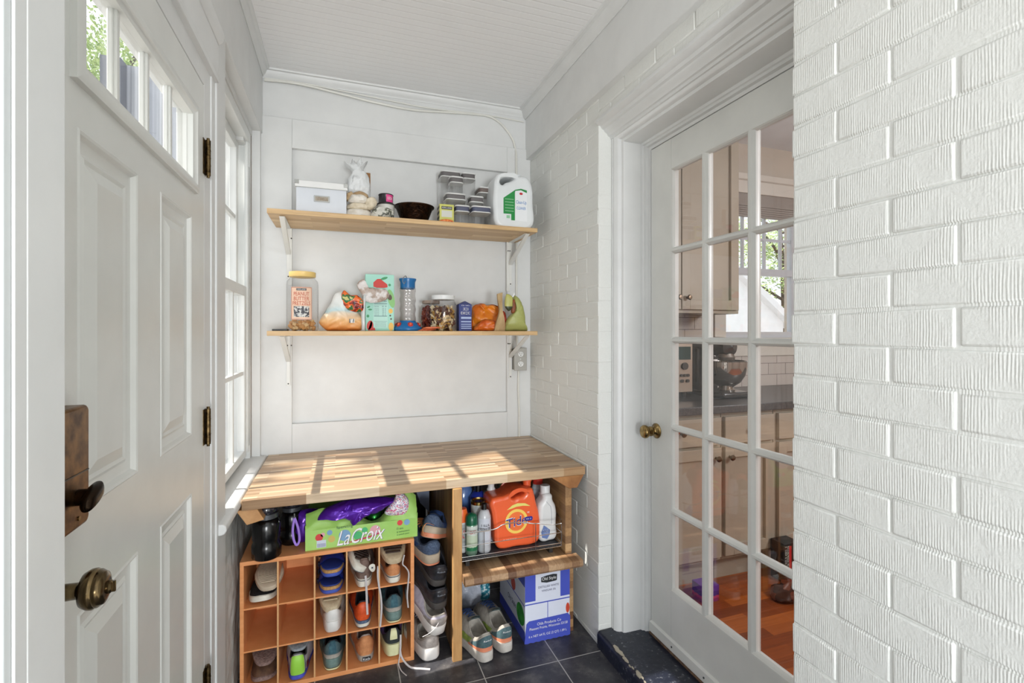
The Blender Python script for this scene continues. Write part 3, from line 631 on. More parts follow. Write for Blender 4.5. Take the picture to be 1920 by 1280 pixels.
struct('ceiling_kitchen', MB().box(1.19, 4.6, -1.3, 2.7, 2.58, 2.68), mat('kitchen_ceiling', (232, 236, 240), .6), smooth=False)
oak = staves('kitchen_floor_wood', [(176, 88, 34), (144, 66, 22), (196, 106, 44), (122, 54, 18), (160, 78, 30)], .057, .9, plane='xy', rough=.28)
struct('floor_kitchen', MB().box(1.262, 4.6, -1.3, 2.6, -.05, .069), oak, smooth=False)
# kitchen window
kwin = sroot('window_2', (2.69, 2.57, 1.26)); kwm = mat('kitchen_window_trim', (214, 208, 198), .4)
m = MB(); m.box(2.27, 2.36, 2.545, 2.572, 1.26, 2.36); m.box(3.03, 3.12, 2.545, 2.572, 1.26, 2.36); m.prism([(2.545, 2.25), (2.545, 2.33), (2.53, 2.335), (2.52, 2.37), (2.572, 2.37), (2.572, 2.25)], 'x', 2.26, 3.13); m.prism([(2.52, 1.262), (2.515, 1.27), (2.52, 1.29), (2.60, 1.29), (2.60, 1.262)], 'x', 2.26, 3.13); m.box(2.27, 3.12, 2.55, 2.572, 1.17, 1.262); m.build('window_casing', kwm, kwin, bevel=.002)
m = MB()
for a, b in ((2.36, 2.405), (2.985, 3.03)): m.box(a, b, 2.60, 2.64, 1.29, 2.25)
m.box(2.36, 3.03, 2.60, 2.64, 1.29, 1.33); m.box(2.36, 3.03, 2.60, 2.64, 2.2, 2.25); m.box(2.36, 3.03, 2.59, 2.64, 1.715, 1.76)
for x in (2.565, 2.755, 2.90): m.box(x - .008, x + .008, 2.61, 2.63, 1.755, 2.2)
m.box(2.4, 2.99, 2.61, 2.63, 1.955, 1.972); m.build('sash', mat('sash_grey_white', (200, 204, 210), .4), kwin, bevel=.002)
MB().box(2.38, 3.01, 2.618, 2.621, 1.3, 2.22).build('pane', WG, kwin, smooth=False)
m = MB(); m.box(2.36, 3.03, 2.56, 2.59, 2.17, 2.25); 
for i in range(5): m.box(2.365, 3.025, 2.562, 2.588, 2.10 + i * .014, 2.1125 + i * .014)
m.build('raised_blind', mat('blind_taupe', (150, 140, 132), .6), kwin, bevel=.001)
# backsplash
def tmat():
    m, nt, b = newmat('subway_tile'); tc = nd(nt, 'ShaderNodeTexCoord'); sep = nd(nt, 'ShaderNodeSeparateXYZ'); com = nd(nt, 'ShaderNodeCombineXYZ'); nt.links.new(tc.outputs['Object'], sep.inputs[0]); nt.links.new(sep.outputs[0], com.inputs[0]); nt.links.new(sep.outputs[2], com.inputs[1])
    br = nd(nt, 'ShaderNodeTexBrick'); br.inputs['Scale'].default_value = 1; br.inputs['Brick Width'].default_value = .152; br.inputs['Row Height'].default_value = .076; br.inputs['Mortar Size'].default_value = .0018
    for q, c in (('Color1', (196, 186, 178)), ('Color2', (206, 196, 188)), ('Mortar', (120, 112, 106))): br.inputs[q].default_value = lin(c)
    nt.links.new(com.outputs[0], br.inputs['Vector']); nt.links.new(br.outputs['Color'], b.inputs['Base Color']); b.inputs['Roughness'].default_value = .2; return m
m = MB(); m.box(1.27, 2.27, 2.562, 2.571, .966, 1.44); m.box(2.27, 4.5, 2.562, 2.571, .966, 1.17); struct('trim_11', m, tmat(), smooth=False)
# cabinets
cabm_ = mat('kitchen_cabinet_paint', (176, 164, 146), .4)
def shaker(m, x0, x1, z0, z1, y, r=.055):
    m.box(x0, x1, y - .004, y, z0, z1); m.box(x0, x0 + r, y - .019, y - .003, z0, z1); m.box(x1 - r, x1, y - .019, y - .003, z0, z1); m.box(x0 + r, x1 - r, y - .019, y - .003, z0, z0 + r); m.box(x0 + r, x1 - r, y - .019, y - .003, z1 - r, z1)
def kknob(x, y, z, par): MB().lathe([(.0, 0), (.007, 0), (.006, .012), (.013, .018), (.015, .024), (.011, .030), (0, .031)], 14, M=Matrix.Translation((x, y, z)) @ Matrix.Rotation(R(90), 4, 'X'), cap=False).build('knob', mat('pewter_knob', (110, 92, 76), .35, .9), par)
def cabinet(label, x0, x1, y, z0, z1, yb, doors, kn, drawers=(), toe=0):
    c = thing('kitchen_cabinet', label, 'cabinet', ((x0 + x1) / 2, (y + yb) / 2, z0), 'kitchen cabinets')
    m = MB(); m.box(x0, x1, y, yb, z0 + toe, z1)
    if toe: m.box(x0, x1, y + .05, yb, z0, z0 + toe)
    m.build('body', cabm_, c, bevel=.001)
    for (a, b), kx in zip(doors, kn):
        dz1 = z1 - (.17 if drawers else .03); d = MB(); shaker(d, a, b, z0 + toe + .02, dz1, y); d = d.build('door', cabm_, c, bevel=.0015); kknob(kx, y - .019, (z0 + .085) if not toe else dz1 - .05, d)
    for a, b in drawers:
        d = MB(); d.box(a, b, y - .019, y, z1 - .155, z1 - .02); d = d.build('drawer', cabm_, c, bevel=.002); kknob((a + b) / 2, y - .019, z1 - .085, d)
    return c
cabinet('pale wall cabinet with two doors above the toaster oven, seen through the glass door', 1.275, 2.185, 2.26, 1.435, 2.50, 2.56, [(1.33, 1.768), (1.776, 2.17)], [1.745, 1.808])
cabinet('pale base cabinet under the kitchen worktop, nearest the glass door', 1.275, 1.795, 1.975, .07, .925, 2.56, [(1.30, 1.785)], [1.75], [(1.30, 1.785)], .12)
cabinet('pale base cabinet in the middle of the kitchen worktop run', 1.800, 2.135, 1.975, .07, .925, 2.56, [(1.81, 2.125)], [1.835], [(1.81, 2.125)], .12)
cabinet('pale base cabinet under the kitchen window at the right end', 2.14, 3.2, 1.975, .07, .925, 2.56, [(2.16, 2.66), (2.67, 3.18)], [2.62, 2.71], [(2.16, 2.66), (2.67, 3.18)], .12)
tag(MB().box(1.275, 3.2, 1.94, 2.56, .927, .966).build('worktop', mat('grey_granite', (92, 88, 86), .3, c2=(52, 50, 52), ns=160), bevel=.004), 'dark grey stone kitchen worktop behind the glass door', 'worktop')
# toaster oven
to = thing('toaster_oven', 'brushed steel toaster oven on the kitchen worktop under the wall cabinet', 'oven', (1.56, 2.3, .966))
stl = mat('brushed_steel', (150, 140, 130), .3, .9)
MB().box(1.36, 1.815, 2.215, 2.5, 1.0, 1.27).build('body', stl, to, bevel=.008)
MB().box(1.375, 1.69, 2.205, 2.216, 1.01, 1.25).build('door', mat('dark_oven_glass', (30, 28, 28), .1), to, bevel=.002)
MB().box(1.70, 1.81, 2.198, 2.214, 1.003, 1.266).build('control_panel', mat('panel_steel', (176, 160, 146), .35, .7), to, bevel=.003)
MB().box(1.715, 1.795, 2.195, 2.199, 1.18, 1.25).build('display', mat('teal_display', (36, 62, 60), .2), to, smooth=False)
for x, z, r_ in ((1.755, 1.145, .02), (1.735, 1.095, .008), (1.755, 1.095, .008), (1.776, 1.095, .008), (1.738, 1.065, .009), (1.774, 1.065, .009)): MB().cyl((x, 2.2, z), (x, 2.188, z), r_, 14).build('button', mat('dark_button', (70, 64, 62), .4, .5), to)
for x in (1.39, 1.79): MB().box(x - .01, x + .01, 2.24, 2.26, .966, 1.001).build('foot', black, to)
# stand mixer (body behind, bowl in front)
mx = thing('stand_mixer', 'black stand mixer with a polished steel bowl on the kitchen worktop', 'mixer', (2.04, 2.25, .966))
mxb = mat('mixer_black', (38, 34, 34), .2, coat=.5)
m = MB(); m.prism([(1.95 + .0, 2.12), (2.13, 2.12), (2.15, 2.2), (2.15, 2.42), (2.1, 2.45), (1.98, 2.45), (1.93, 2.42), (1.93, 2.2)], 'z', .966, 1.0); m.build('base', mxb, mx, bevel=.012, seg=3)
m = MB(); m.box(1.96, 2.12, 2.34, 2.45, .99, 1.24); m.build('column', mxb, mx, bevel=.02, seg=3)
m = MB(); m.lathe([(0, -.17), (.04, -.165), (.052, -.14), (.055, -.05), (.057, .06), (.05, .13), (0, .15)], 20, M=Matrix.Translation((2.04, 2.3, 1.245)) @ Matrix.Rotation(R(90), 4, 'X'), cap=False); m.build('motor_head', mxb, mx)
MB().lathe([(.045, 0), (.048, .02), (.03, .05), (.028, .1), (0, .1)], 20, c=(2.04, 2.2, 1.17), cap=False).build('beater_hub', stl, mx)
MB().lathe([(0, 0), (.045, 0), (.047, .008), (.036, .02), (.04, .025), (.075, .05), (.1, .09), (.108, .135), (.109, .165), (.112, .168), (.109, .170), (.106, .165), (.105, .13), (.07, .055), (0, .04)], 32, c=(2.04, 2.2, 1.0), cap=False).build('bowl', mat('polished_bowl', (190, 184, 178), .08, 1), mx)
# things on the kitchen floor
bx = thing('carton', 'small purple and pink carton standing on the orange kitchen floor by the door', 'box', (1.63, 1.89, .07))
MB().box(1.585, 1.675, 1.85, 1.93, .0705, .145).build('box', zoned('purple_pink_print', [(0, (150, 40, 70)), (.35, (196, 60, 90)), (.5, (86, 40, 120)), (.8, (110, 50, 150))], 2, .075, ns=60, na=.3), bx, bevel=.002)
m = MB().puff([(1.93, .07), (1.92, .09), (1.96, .12), (2.02, .14), (2.08, .13), (2.12, .11), (2.13, .07)], 1.76, .07, amp=.012, fr=18, crz=.02, K=12, sub=6); tag(m.build('plastic_bag', blotch('brown_film', [(0, (70, 36, 22)), (.45, (120, 62, 40)), (.62, (190, 150, 130))], 9, .12, bs=20), ang=80), 'crumpled reddish brown plastic bag on the orange kitchen floor', 'bag')
bk = thing('carton', 'black carton with red and white print on the kitchen floor beside the brick edge', 'box', (2.17, 1.9, .07))
MB().box(2.095, 2.2, 1.87, 1.95, .0705, .265).build('box', mat('black_carton', (26, 22, 24), .5), bk, bevel=.002)
m = MB(); m.scribble(.13, .03, lambda u, v: (2.117 - v, 1.8692, .19 + u), 3, 2); m.build('lettering', inkw, bk, smooth=False)
m = MB(); m.box(2.13, 2.145, 1.8685, 1.8698, .1, .25); m.build('stripe', redink, bk, smooth=False)

# ---- outdoors ----
bounce_ground = mat('bounce_ground_grey', (186, 184, 180), .9, c2=(168, 166, 162), ns=3)  # ground made pale grey to bounce neutral light indoors
struct('ground', MB().box(-40, 40, -40, 60, -.9, -.6), bounce_ground, smooth=False)
barkm = mat('bark', (92, 78, 64), .9, c2=(60, 50, 42), ns=12)
def leafmat(n, a, b, c):
    m, nt, bb = newmat(n); geo = nd(nt, 'ShaderNodeNewGeometry'); nt.links.new(ramp(nt, geo.outputs['Random Per Island'], [(0, a), (.5, b), (1, c)]), bb.inputs['Base Color']); bb.inputs['Roughness'].default_value = .6
    bb.inputs['Transmission Weight'].default_value = 0; return m
lf1 = leafmat('leaves_light', (150, 176, 110), (186, 202, 140), (120, 150, 84)); lf2 = leafmat('leaves_mid', (98, 126, 72), (140, 164, 104), (78, 104, 58))
def tree(label, x, y, h, r, mleaf, seed, n=6500, ls=.15, z0=-.6, squash=1.0, hollow=.45):
    rnd = random.Random(seed); t = thing('tree', label, 'tree', (x, y, z0), 'trees outside')
    tr = MB(); tr.tube([(x, y, z0), (x + .1, y, z0 + h * .4), (x, y + .1, z0 + h * .8)], [.16 * h / 7, .12 * h / 7, .04], 10)
    for k in range(7):
        a = k * 2.4; q = .35 + .07 * k; tr.tube([(x + .05, y, z0 + h * q), (x + math.cos(a) * r * .5, y + math.sin(a) * r * .5, z0 + h * (q + .15)), (x + math.cos(a) * r * .8, y + math.sin(a) * r * .8, z0 + h * (q + .24))], [.06, .04, .015], 6)
    tr.build('trunk', barkm, t)
    m = MB(); cz = z0 + h - r * squash
    clumps = []
    for i in range(26):
        a = rnd.random() * 6.283; u = rnd.uniform(-1, 1); q = (1 - u * u) ** .5; d = rnd.uniform(hollow, .9) * r
        clumps.append((x + d * q * math.cos(a), y + d * q * math.sin(a), cz + d * u * squash, rnd.uniform(.22, .4) * r))
    for i in range(n):
        c = rnd.choice(clumps); v = Vector((rnd.gauss(0, 1), rnd.gauss(0, 1), rnd.gauss(0, 1))).normalized() * c[3] * rnd.uniform(.4, 1); p = Vector(c[:3]) + v
        a = Vector((rnd.gauss(0, 1), rnd.gauss(0, 1), rnd.gauss(0, 1))).normalized(); b = a.orthogonal().normalized(); s_ = ls * rnd.uniform(.6, 1.2)
        m.add([p - a * s_ * .5, p - b * s_ * .28, p + a * s_ * .5, p + b * s_ * .28], [(0, 1, 2, 3)])
    m.build('crown', mleaf, t, smooth=False, normals=False); return t
tree('leafy pale green tree seen through the first two panes of the entry door', -5.2, 13.0, 9.0, 2.6, lf1, 1, n=16000, ls=.09)
tree('mid green tree further left behind the entry door panes', -10.6, 17, 9, 2.6, lf2, 2)
tree('tree standing beside the house, its leaves dappling the counter', -5.2, 2.6, 7.9, 1.25, lf2, 5, n=1100, ls=.17, hollow=.1)
tree('pale green tree outside the kitchen window behind the white gable', 9.3, 16, 6.6, 3.0, lf1, 7, n=9000, ls=.13)
tree('broad tree outside the kitchen window at the right', 16.2, 14.5, 7.5, 3.0, lf1, 8)
tree('leafy tree left of the white gable outside the kitchen window', 14.5, 22.5, 9, 3.8, lf2, 12)
hs = thing('neighbour_house', 'white gabled house roof outside the kitchen window', 'house', (7.6, 9.5, -.6))
MB().prism([(6.2, -.6), (6.2, 1.9), (8.2, 3.2), (10.4, 1.6), (10.4, -.6)], 'y', 9.3, 12).build('gable_wall', mat('white_siding', (236, 236, 238), .6), hs, smooth=False)
m = MB(); m.prism([(8.2, 3.2), (8.2, 3.34), (10.7, 1.55), (10.6, 1.42)], 'y', 9.1, 12); m.prism([(8.2, 3.2), (8.2, 3.34), (5.8, 1.78), (5.9, 1.65)], 'y', 9.1, 12); m.build('roof_edge', mat('roof_white', (222, 222, 224), .6), hs, smooth=False)
# siding of the wing that projects beyond the entry door
def sidm():
    m, nt, b = newmat('grey_board_siding'); v = coords(nt, (38, 1, .3)); nt.links.new(ramp(nt, noi(nt, v, 1, 2), [(.35, (150, 155, 166)), (.5, (176, 180, 190)), (.65, (128, 132, 142))]), b.inputs['Base Color']); return m
struct('wall_outside', MB().box(-1.0, -.52, 2.85, 3.0, -.6, 2.62), sidm(), smooth=False)
struct('trim_12', MB().box(-1.06, -.98, 2.78, 2.86, -.6, 2.62), mat('dark_corner_board', (96, 100, 112), .6), smooth=False)
# =====================================================================
# SHOES
# =====================================================================
PATCH = {}; SURF = {}
def shoe(label, L=.27, W=.094, Hc=.078, st=.024, upper=None, sole=None, lining=None, heel=None, band=None, lace=None, side=None, toe=None, tread=None,
         tongue=None, text=None, textm=None, tab=None, name='sneaker', group=None, zpow=1.15, open_l=.44, laces=5, band_z=(.45, .8), heel_s=.72, sole_out=1.05, fuzz=0, heel_h=1.35, collar=None, sband=None, tn=14, tw=.004, tdp=.0022):
    t_ = thing(name, label, 'shoe', (0, 0, 0), group)
    def g(t): return .76 - .05 * math.sin(min(1, t / .5) * math.pi) + (.26 * max(0, min(1, (t - .4) / .3)) ** 1.2 if t > .4 else 0) - (.06 * max(0, (t - .8) / .2))
    def foot(th, k=1.0):
        t = (1 - math.cos(th)) / 2; s_ = math.sin(th); y = math.copysign(abs(s_) ** .62, s_) * W / 2 * g(t)
        return Vector((L / 2 + (t - .5) * L * k, y * k - .008 * max(0, t - .6), 0)), t
    def spring(t): return .016 * max(0, (t - .68) / .32) ** 2
    def stop_(t): return st * (1 + (heel_h - 1) * (1 - t) ** 1.5) + spring(t)
    def opening(th):
        t = (1 - math.cos(th)) / 2; s_ = math.sin(th); y = math.copysign(abs(s_) ** .75, s_) * W * .285
        z = Hc * (1 - .24 * math.sin(math.pi * min(1, t * 1.1))) + .010 * math.exp(-(t / .10) ** 2) + t ** 3 * Hc * .10
        return Vector((L * (.035 + open_l * t), y, z))
    def S(th, s, off=0):
        f, t = foot(th, .985); f.z = stop_(t) - .002; o = opening(th)
        e = 1 - math.cos(s * math.pi / 2); zz = math.sin(s * math.pi / 2) ** (1 + (zpow - 1) * t * 1.4)
        bulge = .006 * math.sin(math.pi * s) * (1 - t * .5)
        p = Vector((f.x + (o.x - f.x) * e, f.y + (o.y - f.y) * e, f.z + (o.z - f.z) * zz)); c = Vector((L / 2, 0, p.z)); d = (p - c); d.z = 0
        if d.length > 1e-6: p = p + d.normalized() * bulge
        if fuzz: nn = noise.noise_vector(p * 90); p = p + nn * fuzz
        if off:
            a = S(th + .02, s); b = S(th - .02, s); q = S(th, min(1, s + .03)); r = S(th, max(0, s - .03)); nn = (a - b).cross(q - r)
            if nn.length > 1e-9:
                nn.normalize(); 
                if nn.dot(p - Vector((L * .45, 0, Hc * .3))) < 0: nn = -nn
                p = p + nn * off
        return p
    N = 44; TH = [2 * math.pi * i / N for i in range(N)]
    m = MB(); V = []
    for k, zf in ((.90, 0.0), (.985, .05), (sole_out, .22), (sole_out, .9), (sole_out * .985, 1.0), (.93, 1.0)):
        for th in TH:
            p, t = foot(th, k); V.append((p.x, p.y, spring(t) * .9 + (stop_(t) - spring(t) * .9) * zf if zf else spring(t) * .9))
    F = [tuple(range(N))[::-1], tuple(range(5 * N, 6 * N))] + [(j * N + i, j * N + (i + 1) % N, (j + 1) * N + (i + 1) % N, (j + 1) * N + i) for j in range(5) for i in range(N)]
    m.add(V, F); so_ = m.build('sole', sole, t_, ang=50)
    if sband:
        m = MB(); V = []
        for zf in band_z:
            for th in TH: p, t = foot(th, sole_out + .012); V.append((p.x, p.y, spring(t) * .9 + (stop_(t) - spring(t) * .9) * zf))
        m.add(V, [(i, (i + 1) % N, N + (i + 1) % N, N + i) for i in range(N)]); m.build('sole_stripe', sband, so_, normals=False)
    if tread:
        m = MB()
        for k in range(tn):
            x = L * (.06 + .9 * k / tn); p, t = foot(math.acos(1 - 2 * min(.98, max(.02, x / L))), .84); m.box(x - tw, x + tw, -abs(p.y), abs(p.y), spring(x / L) * .9 - tdp, spring(x / L) * .9 + .002)
        m.build('tread', tread, so_, smooth=False)
    m = MB(); m.grid(lambda u, v: S(2 * math.pi * u, v), N, 12, closed=True); m.build('upper', upper, t_, ang=80, normals=False)
    m = MB()
    def li(u, v):
        th = 2 * math.pi * u; o = opening(th); c = Vector((L * (.035 + open_l * .5), 0, o.z)); d = o - c
        if v < .34: a = v / .34 * math.pi; return o + Vector((-d.x, -d.y, 0)).normalized() * (.0035 - .0035 * math.cos(a)) + Vector((0, 0, .0045 * math.sin(a)))
        k = (v - .34) / .66; p = c + d * (1 - .10 - .0 * k); p.z = o.z + (st + .012 - o.z) * k; return p
    m.grid(li, N, 11, closed=True); n0 = 11
    m.f.append(tuple(i * n0 + n0 - 1 for i in range(N))); m.build('lining', lining or upper, t_, ang=80, normals=False)
    def patch(nm, a0, a1, s0, s1, mm, off=.0012, par=None, nu=16, nv=6, s1f=None):
        q = MB(); q.grid(lambda u, v: S(a0 + (a1 - a0) * u, s0 + ((s1f(u) if s1f else s1) - s0) * v, off), nu, nv); return q.build(nm, mm, par or t_, ang=80, normals=False)
    if heel: patch('heel_counter', -1.05, 1.05, .0, heel_s, heel, .0014, s1f=lambda u: heel_s * (.55 + .45 * math.sin(math.pi * u)))
    if band: patch('heel_band', -1.2, 1.2, .0, .2, band, .0022)
    if toe: patch('toe_cap', math.pi - .62, math.pi + .62, 0, .42, toe, .0012)
    if side:
        for sg in (-1, 1): patch('side_panel', sg * 1.15, sg * 1.75, .12, .7, side, .0014)
    if tab:
        patch('heel_tab', -.16, .16, .25, 1.0, tab, .003, nu=6)
    tg_ = MB()
    def tf(u, v):
        y = (u - .5) * W * .46; k = v; x = L * (.035 + open_l) + .02 - k * .05; z = Hc * (.80 + .42 * k) - abs(u - .5) ** 2 * .03; return Vector((x, y, z))
    tg_.grid(tf, 7, 6); n_ = len(tg_.v); tg_.v += [(p[0] + .005, p[1], p[2] + .004) for p in tg_.v]; tg_.f += [tuple(i + n_ for i in f) for f in tg_.f]
    if laces or tongue: tg_.build('tongue', tongue or upper, t_, ang=80, normals=False)
    if laces and lace:
        q = MB()
        for k in range(laces):
            s_ = .97 - k * .085; pts = [S(math.pi + (w - .5) * (.62 + .05 * k), s_ - .0 - (.05 if (w - .5) > 0 else 0) * 0, .0035) for w in [i / 6 for i in range(7)]]; q.tube(pts, .0022, 6)
            if k < laces - 1:
                a, b = S(math.pi - .3, s_, .003), S(math.pi + .3, s_ - .085, .003); c = S(math.pi, s_ - .04, .005); q.tube([a, c, b], .0022, 6)
        q.build('laces', lace, t_)
    if text:
        def tfn(u, v):
            s_ = .5 + v / Hc * .8; th = math.copysign(math.asin(min(1, (abs(u) / (W / 2 * .76)) ** (1 / .62))), u); return S(th, s_, .0026)
        MB().text(text, .036, .010, lambda u, v: tfn(-u, v)).build('lettering', textm or inkw, t_, smooth=False, normals=False)
    PATCH[t_.name] = patch; SURF[t_.name] = S
    return t_
def put(o, x, y, z, rz=90, rx=0, ry=0):
    o.location = (x, y, z); o.rotation_euler = (R(rx), R(ry), R(rz)); return o
def fab(n, c, c2=None, rough=.8, ns=60): return mat(n, c, rough, c2=c2, ns=ns, bs=300, bst=.25, bd=.001)
mw = fab('white_shoe_leather', (222, 220, 216), rough=.45); mcream = fab('cream_rubber', (206, 190, 160), (186, 168, 138), .7); mwr = fab('white_rubber', (224, 220, 208), (204, 198, 184), .6, 30)
mblk = fab('black_shoe_leather', (36, 36, 40), (66, 66, 72), .38, 22); mdk = fab('dark_lining', (40, 42, 50)); mtaupe = fab('taupe_canvas', (128, 106, 96), (104, 84, 76)); mbrown = fab('brown_canvas', (110, 84, 62), (84, 62, 46))
mteal = fab('teal_mesh', (66, 106, 116), (44, 78, 92)); mtealrub = fab('grey_green_rubber', (112, 136, 130), (92, 116, 112), .6); mblue = fab('blue_mesh', (62, 92, 152), (38, 58, 96)); mgreyb = fab('grey_blue_mesh', (88, 104, 130), (60, 74, 100), .8, 140)
moran = fab('orange_leather', (226, 92, 40), (196, 70, 30), .5); mtan = fab('tan_canvas', (208, 144, 96), (186, 122, 78)); mlt = fab('pale_grey_mesh', (172, 164, 158), (146, 138, 134)); mlav = fab('lavender_grey', (178, 172, 184), (158, 152, 166))
msal = fab('salmon_rubber', (226, 142, 108), rough=.5); mnav = fab('navy_panel', (40, 52, 74)); mbeige = fab('beige_sole', (196, 180, 158), (174, 158, 138), .7, 20); myel = fab('pale_yellow_rubber', (222, 222, 176), (206, 204, 156), .6, 14); mpur = fab('purple_mesh', (92, 76, 128)); mlime = fab('lime_leather', (154, 214, 74), rough=.5)
mlace = fab('grey_white_lace', (196, 190, 190)); mdtread = fab('dark_tread', (70, 52, 44), (54, 40, 34), .7); mmoc = fab('brown_suede', (108, 78, 56), (84, 58, 44)); msheep = mat('sheep_lining', (150, 124, 116), .95, c2=(120, 96, 90), ns=120, bs=160, bst=.9, bd=.004)
mfur = mat('black_fur', (12, 11, 13), .95, bs=220, bst=1, bd=.006); mgl = fab('grey_green_mesh', (60, 86, 94), (84, 108, 112)); mgy = fab('warm_grey', (176, 170, 160), (156, 150, 142)); morl = mat('orange_lace', (232, 150, 96), .6)
CX = [-.2795, -.1595, -.038, .081, .2035]; CZ = [.318, .162, .018]
# row 1
o = shoe('lower black fuzzy slipper with white sole in the top left cubby hole', L=.262, W=.1, Hc=.052, st=.022, upper=mfur, sole=mwr, lining=mfur, laces=0, name='slipper', group=None, fuzz=.003, open_l=.5); put(o, CX[0] + .0, 2.276, CZ[0], -90)
o = shoe('upturned black fuzzy slipper showing its ridged beige sole in the top left cubby hole', L=.255, W=.1, Hc=.05, st=.020, upper=mfur, sole=mbeige, lining=mfur, laces=0, tread=mbeige, tn=34, tw=.0016, tdp=.0008, name='slipper', fuzz=.003, open_l=.5); put(o, CX[0] + .012, 2.262, CZ[0] + .112, -88, 180, 5)
def sandal(label, x, y, z, rz, rx=0, ry=0):
    t = thing('sandal', label, 'shoe', (0, 0, 0)); L, W_ = .245, .098
    def out(k):
        P = []
        for i in range(36):
            th = 2 * math.pi * i / 36; tt = (1 - math.cos(th)) / 2; s_ = math.sin(th); P.append((L * .5 + (tt - .5) * L * k, math.copysign(abs(s_) ** .6, s_) * W_ / 2 * (.8 + .2 * min(1, tt * 1.4)) * k))
        return P
    MB().prism(out(1), 'z', 0, .014).build('sole', mat('sandal_blue_rubber', (62, 84, 172), .5), t, bevel=.003)
    MB().prism(out(1.0), 'z', .0142, .026).build('cork_layer', mat('cork_tan', (196, 152, 96), .8, c2=(160, 118, 72), ns=90), t, bevel=.002)
    MB().prism(out(.95), 'z', .0262, .030).build('footbed', mat('footbed_blue', (44, 62, 140), .6), t, bevel=.001)
    for xx, w in ((.10, .04), (.178, .05)):
        m = MB(); m.grid(lambda u, v: Vector((xx + w * v + .004 * math.sin(u * 9), math.cos(u * math.pi) * (W_ / 2 + .001), .02 + math.sin(u * math.pi) ** .7 * .05)), 18, 4); n = len(m.v); m.v += [(p[0], p[1] * .95, p[2] - .003) for p in m.v]; m.f += [tuple(i + n for i in f) for f in m.f]
        s = m.build('strap', mat('glossy_blue_strap', (40, 74, 190), .25, coat=.5), t, ang=70, normals=False)
        MB().box(xx + .015, xx + .03, -.052, -.046, .03, .045).build('buckle', mat('dark_buckle', (24, 26, 40), .3), s, bevel=.001)
    return put(t, x, y, z, rz, rx, ry)
sandal('lower bright blue strappy sandal with tan layered sole in the third top cubby hole', CX[2], 2.262, CZ[0], -90)
sandal('bright blue sandal resting on another one in the third top cubby hole', CX[2] + .004, 2.262, CZ[0] + .0725, -90, 0, 2)
o = shoe('lower taupe canvas high-top with white rubber sole and star in the fourth top cubby hole', L=.27, W=.1, Hc=.098, st=.026, upper=mtaupe, sole=mwr, lining=mtaupe, lace=mlace, toe=mwr, laces=5, sband=mnav, band_z=(.86, .93), name='canvas_shoe'); put(o, CX[3] + .004, 2.022, CZ[0], 90)
c = MB(); c.prism([(.013 * math.cos(a) * (1 if math.sin(a) > 0 else .9), .012 * math.sin(a) * (1 if math.sin(a) > 0 else 1.7)) for a in [q * math.pi / 8 for q in range(16)]], 'y', 0, .0015); 
s5 = [(.0055 * (1 if i % 2 == 0 else .42) * math.sin(math.pi * i / 5), .0055 * (1 if i % 2 == 0 else .42) * math.cos(math.pi * i / 5)) for i in range(10)]
def worldpart(mb, nm, mm, par, Mx, **kw):
    q = MB(); inv = par.matrix_basis.inverted(); q.v = [tuple(inv @ (Mx @ Vector(p))) for p in mb.v]; q.f = mb.f; WLOC['_z'] = (0, 0, 0); sv = WLOC[par.name]; WLOC[par.name] = (0, 0, 0); r_ = q.build(nm, mm, par, **kw); WLOC[par.name] = sv; return r_
MP = Matrix.Translation((CX[3] + .034, 2.012, CZ[0] + .082)) @ Matrix.Rotation(R(-14), 4, 'Y')
an = worldpart(c, 'ankle_patch', mwr, o, MP, smooth=False); worldpart(MB().prism(s5, 'y', -.0008, 0), 'star', mnav, o, MP @ Matrix.Translation((0, 0, -.003)), smooth=False)

o2 = shoe('upturned taupe high-top lying sole outward above its pair in the fourth top cubby hole', L=.25, W=.092, Hc=.05, st=.026, upper=mtaupe, sole=mwr, lining=mtaupe, tread=mdtread, laces=0, sband=mnav, band_z=(.86, .93), name='canvas_shoe'); put(o2, CX[3] - .018, 2.262, CZ[0] + .134, -86, 150, 6)
o = shoe('brown canvas shoe with orange tan heel in the top right cubby hole', L=.27, W=.098, Hc=.066, st=.024, upper=mtan, sole=mwr, lining=mbrown, lace=mlace, heel=mtan, sband=mnav, band_z=(.88, .97), name='canvas_shoe', tab=mtan); put(o, CX[4] - .004, 2.016, CZ[0], 90)
o = shoe('upturned brown canvas shoe with dark tread and cream rim in the top right cubby hole', L=.262, W=.104, Hc=.048, st=.026, upper=mbrown, sole=mcream, lining=mbrown, tread=mdtread, laces=0, name='canvas_shoe'); put(o, CX[4] + .004, 2.280, CZ[0] + .142, -92, 180, 5)
m = MB(); 
# row 2
o = shoe('white leather sneaker standing heel out in the third hole of the middle row', L=.262, W=.106, Hc=.083, st=.034, upper=mw, sole=mw, lining=mgy, lace=mw, heel=mw, name='sneaker', heel_s=.8); put(o, CX[2] + .006, 2.022, CZ[1], 90)
o = shoe('upturned white sneaker showing its cream sole on top of its pair in the middle row', L=.25, W=.092, Hc=.046, st=.026, upper=mw, sole=mcream, lining=mgy, tread=mcream, laces=0, name='sneaker'); put(o, CX[2] - .002, 2.275, CZ[1] + .144, -90, 180, 5)
o = shoe('orange sneaker with blue grey sole edge in the fourth hole of the middle row', L=.262, W=.098, Hc=.088, st=.022, upper=moran, sole=mgreyb, lining=mdk, lace=mdk, heel=moran, tongue=mdk, name='sneaker', sband=mwr, band_z=(.3, .7)); put(o, CX[3] + .0, 2.018, CZ[1], 90)
q = MB().cyl((0, 0, 0), (0, -.0025, 0), .010, 20); worldpart(q, 'round_badge', mat('badge_orange', (236, 110, 64), .4), o, Matrix.Translation((CX[3], 2.0195, CZ[1] + .06)), bevel=.0004)
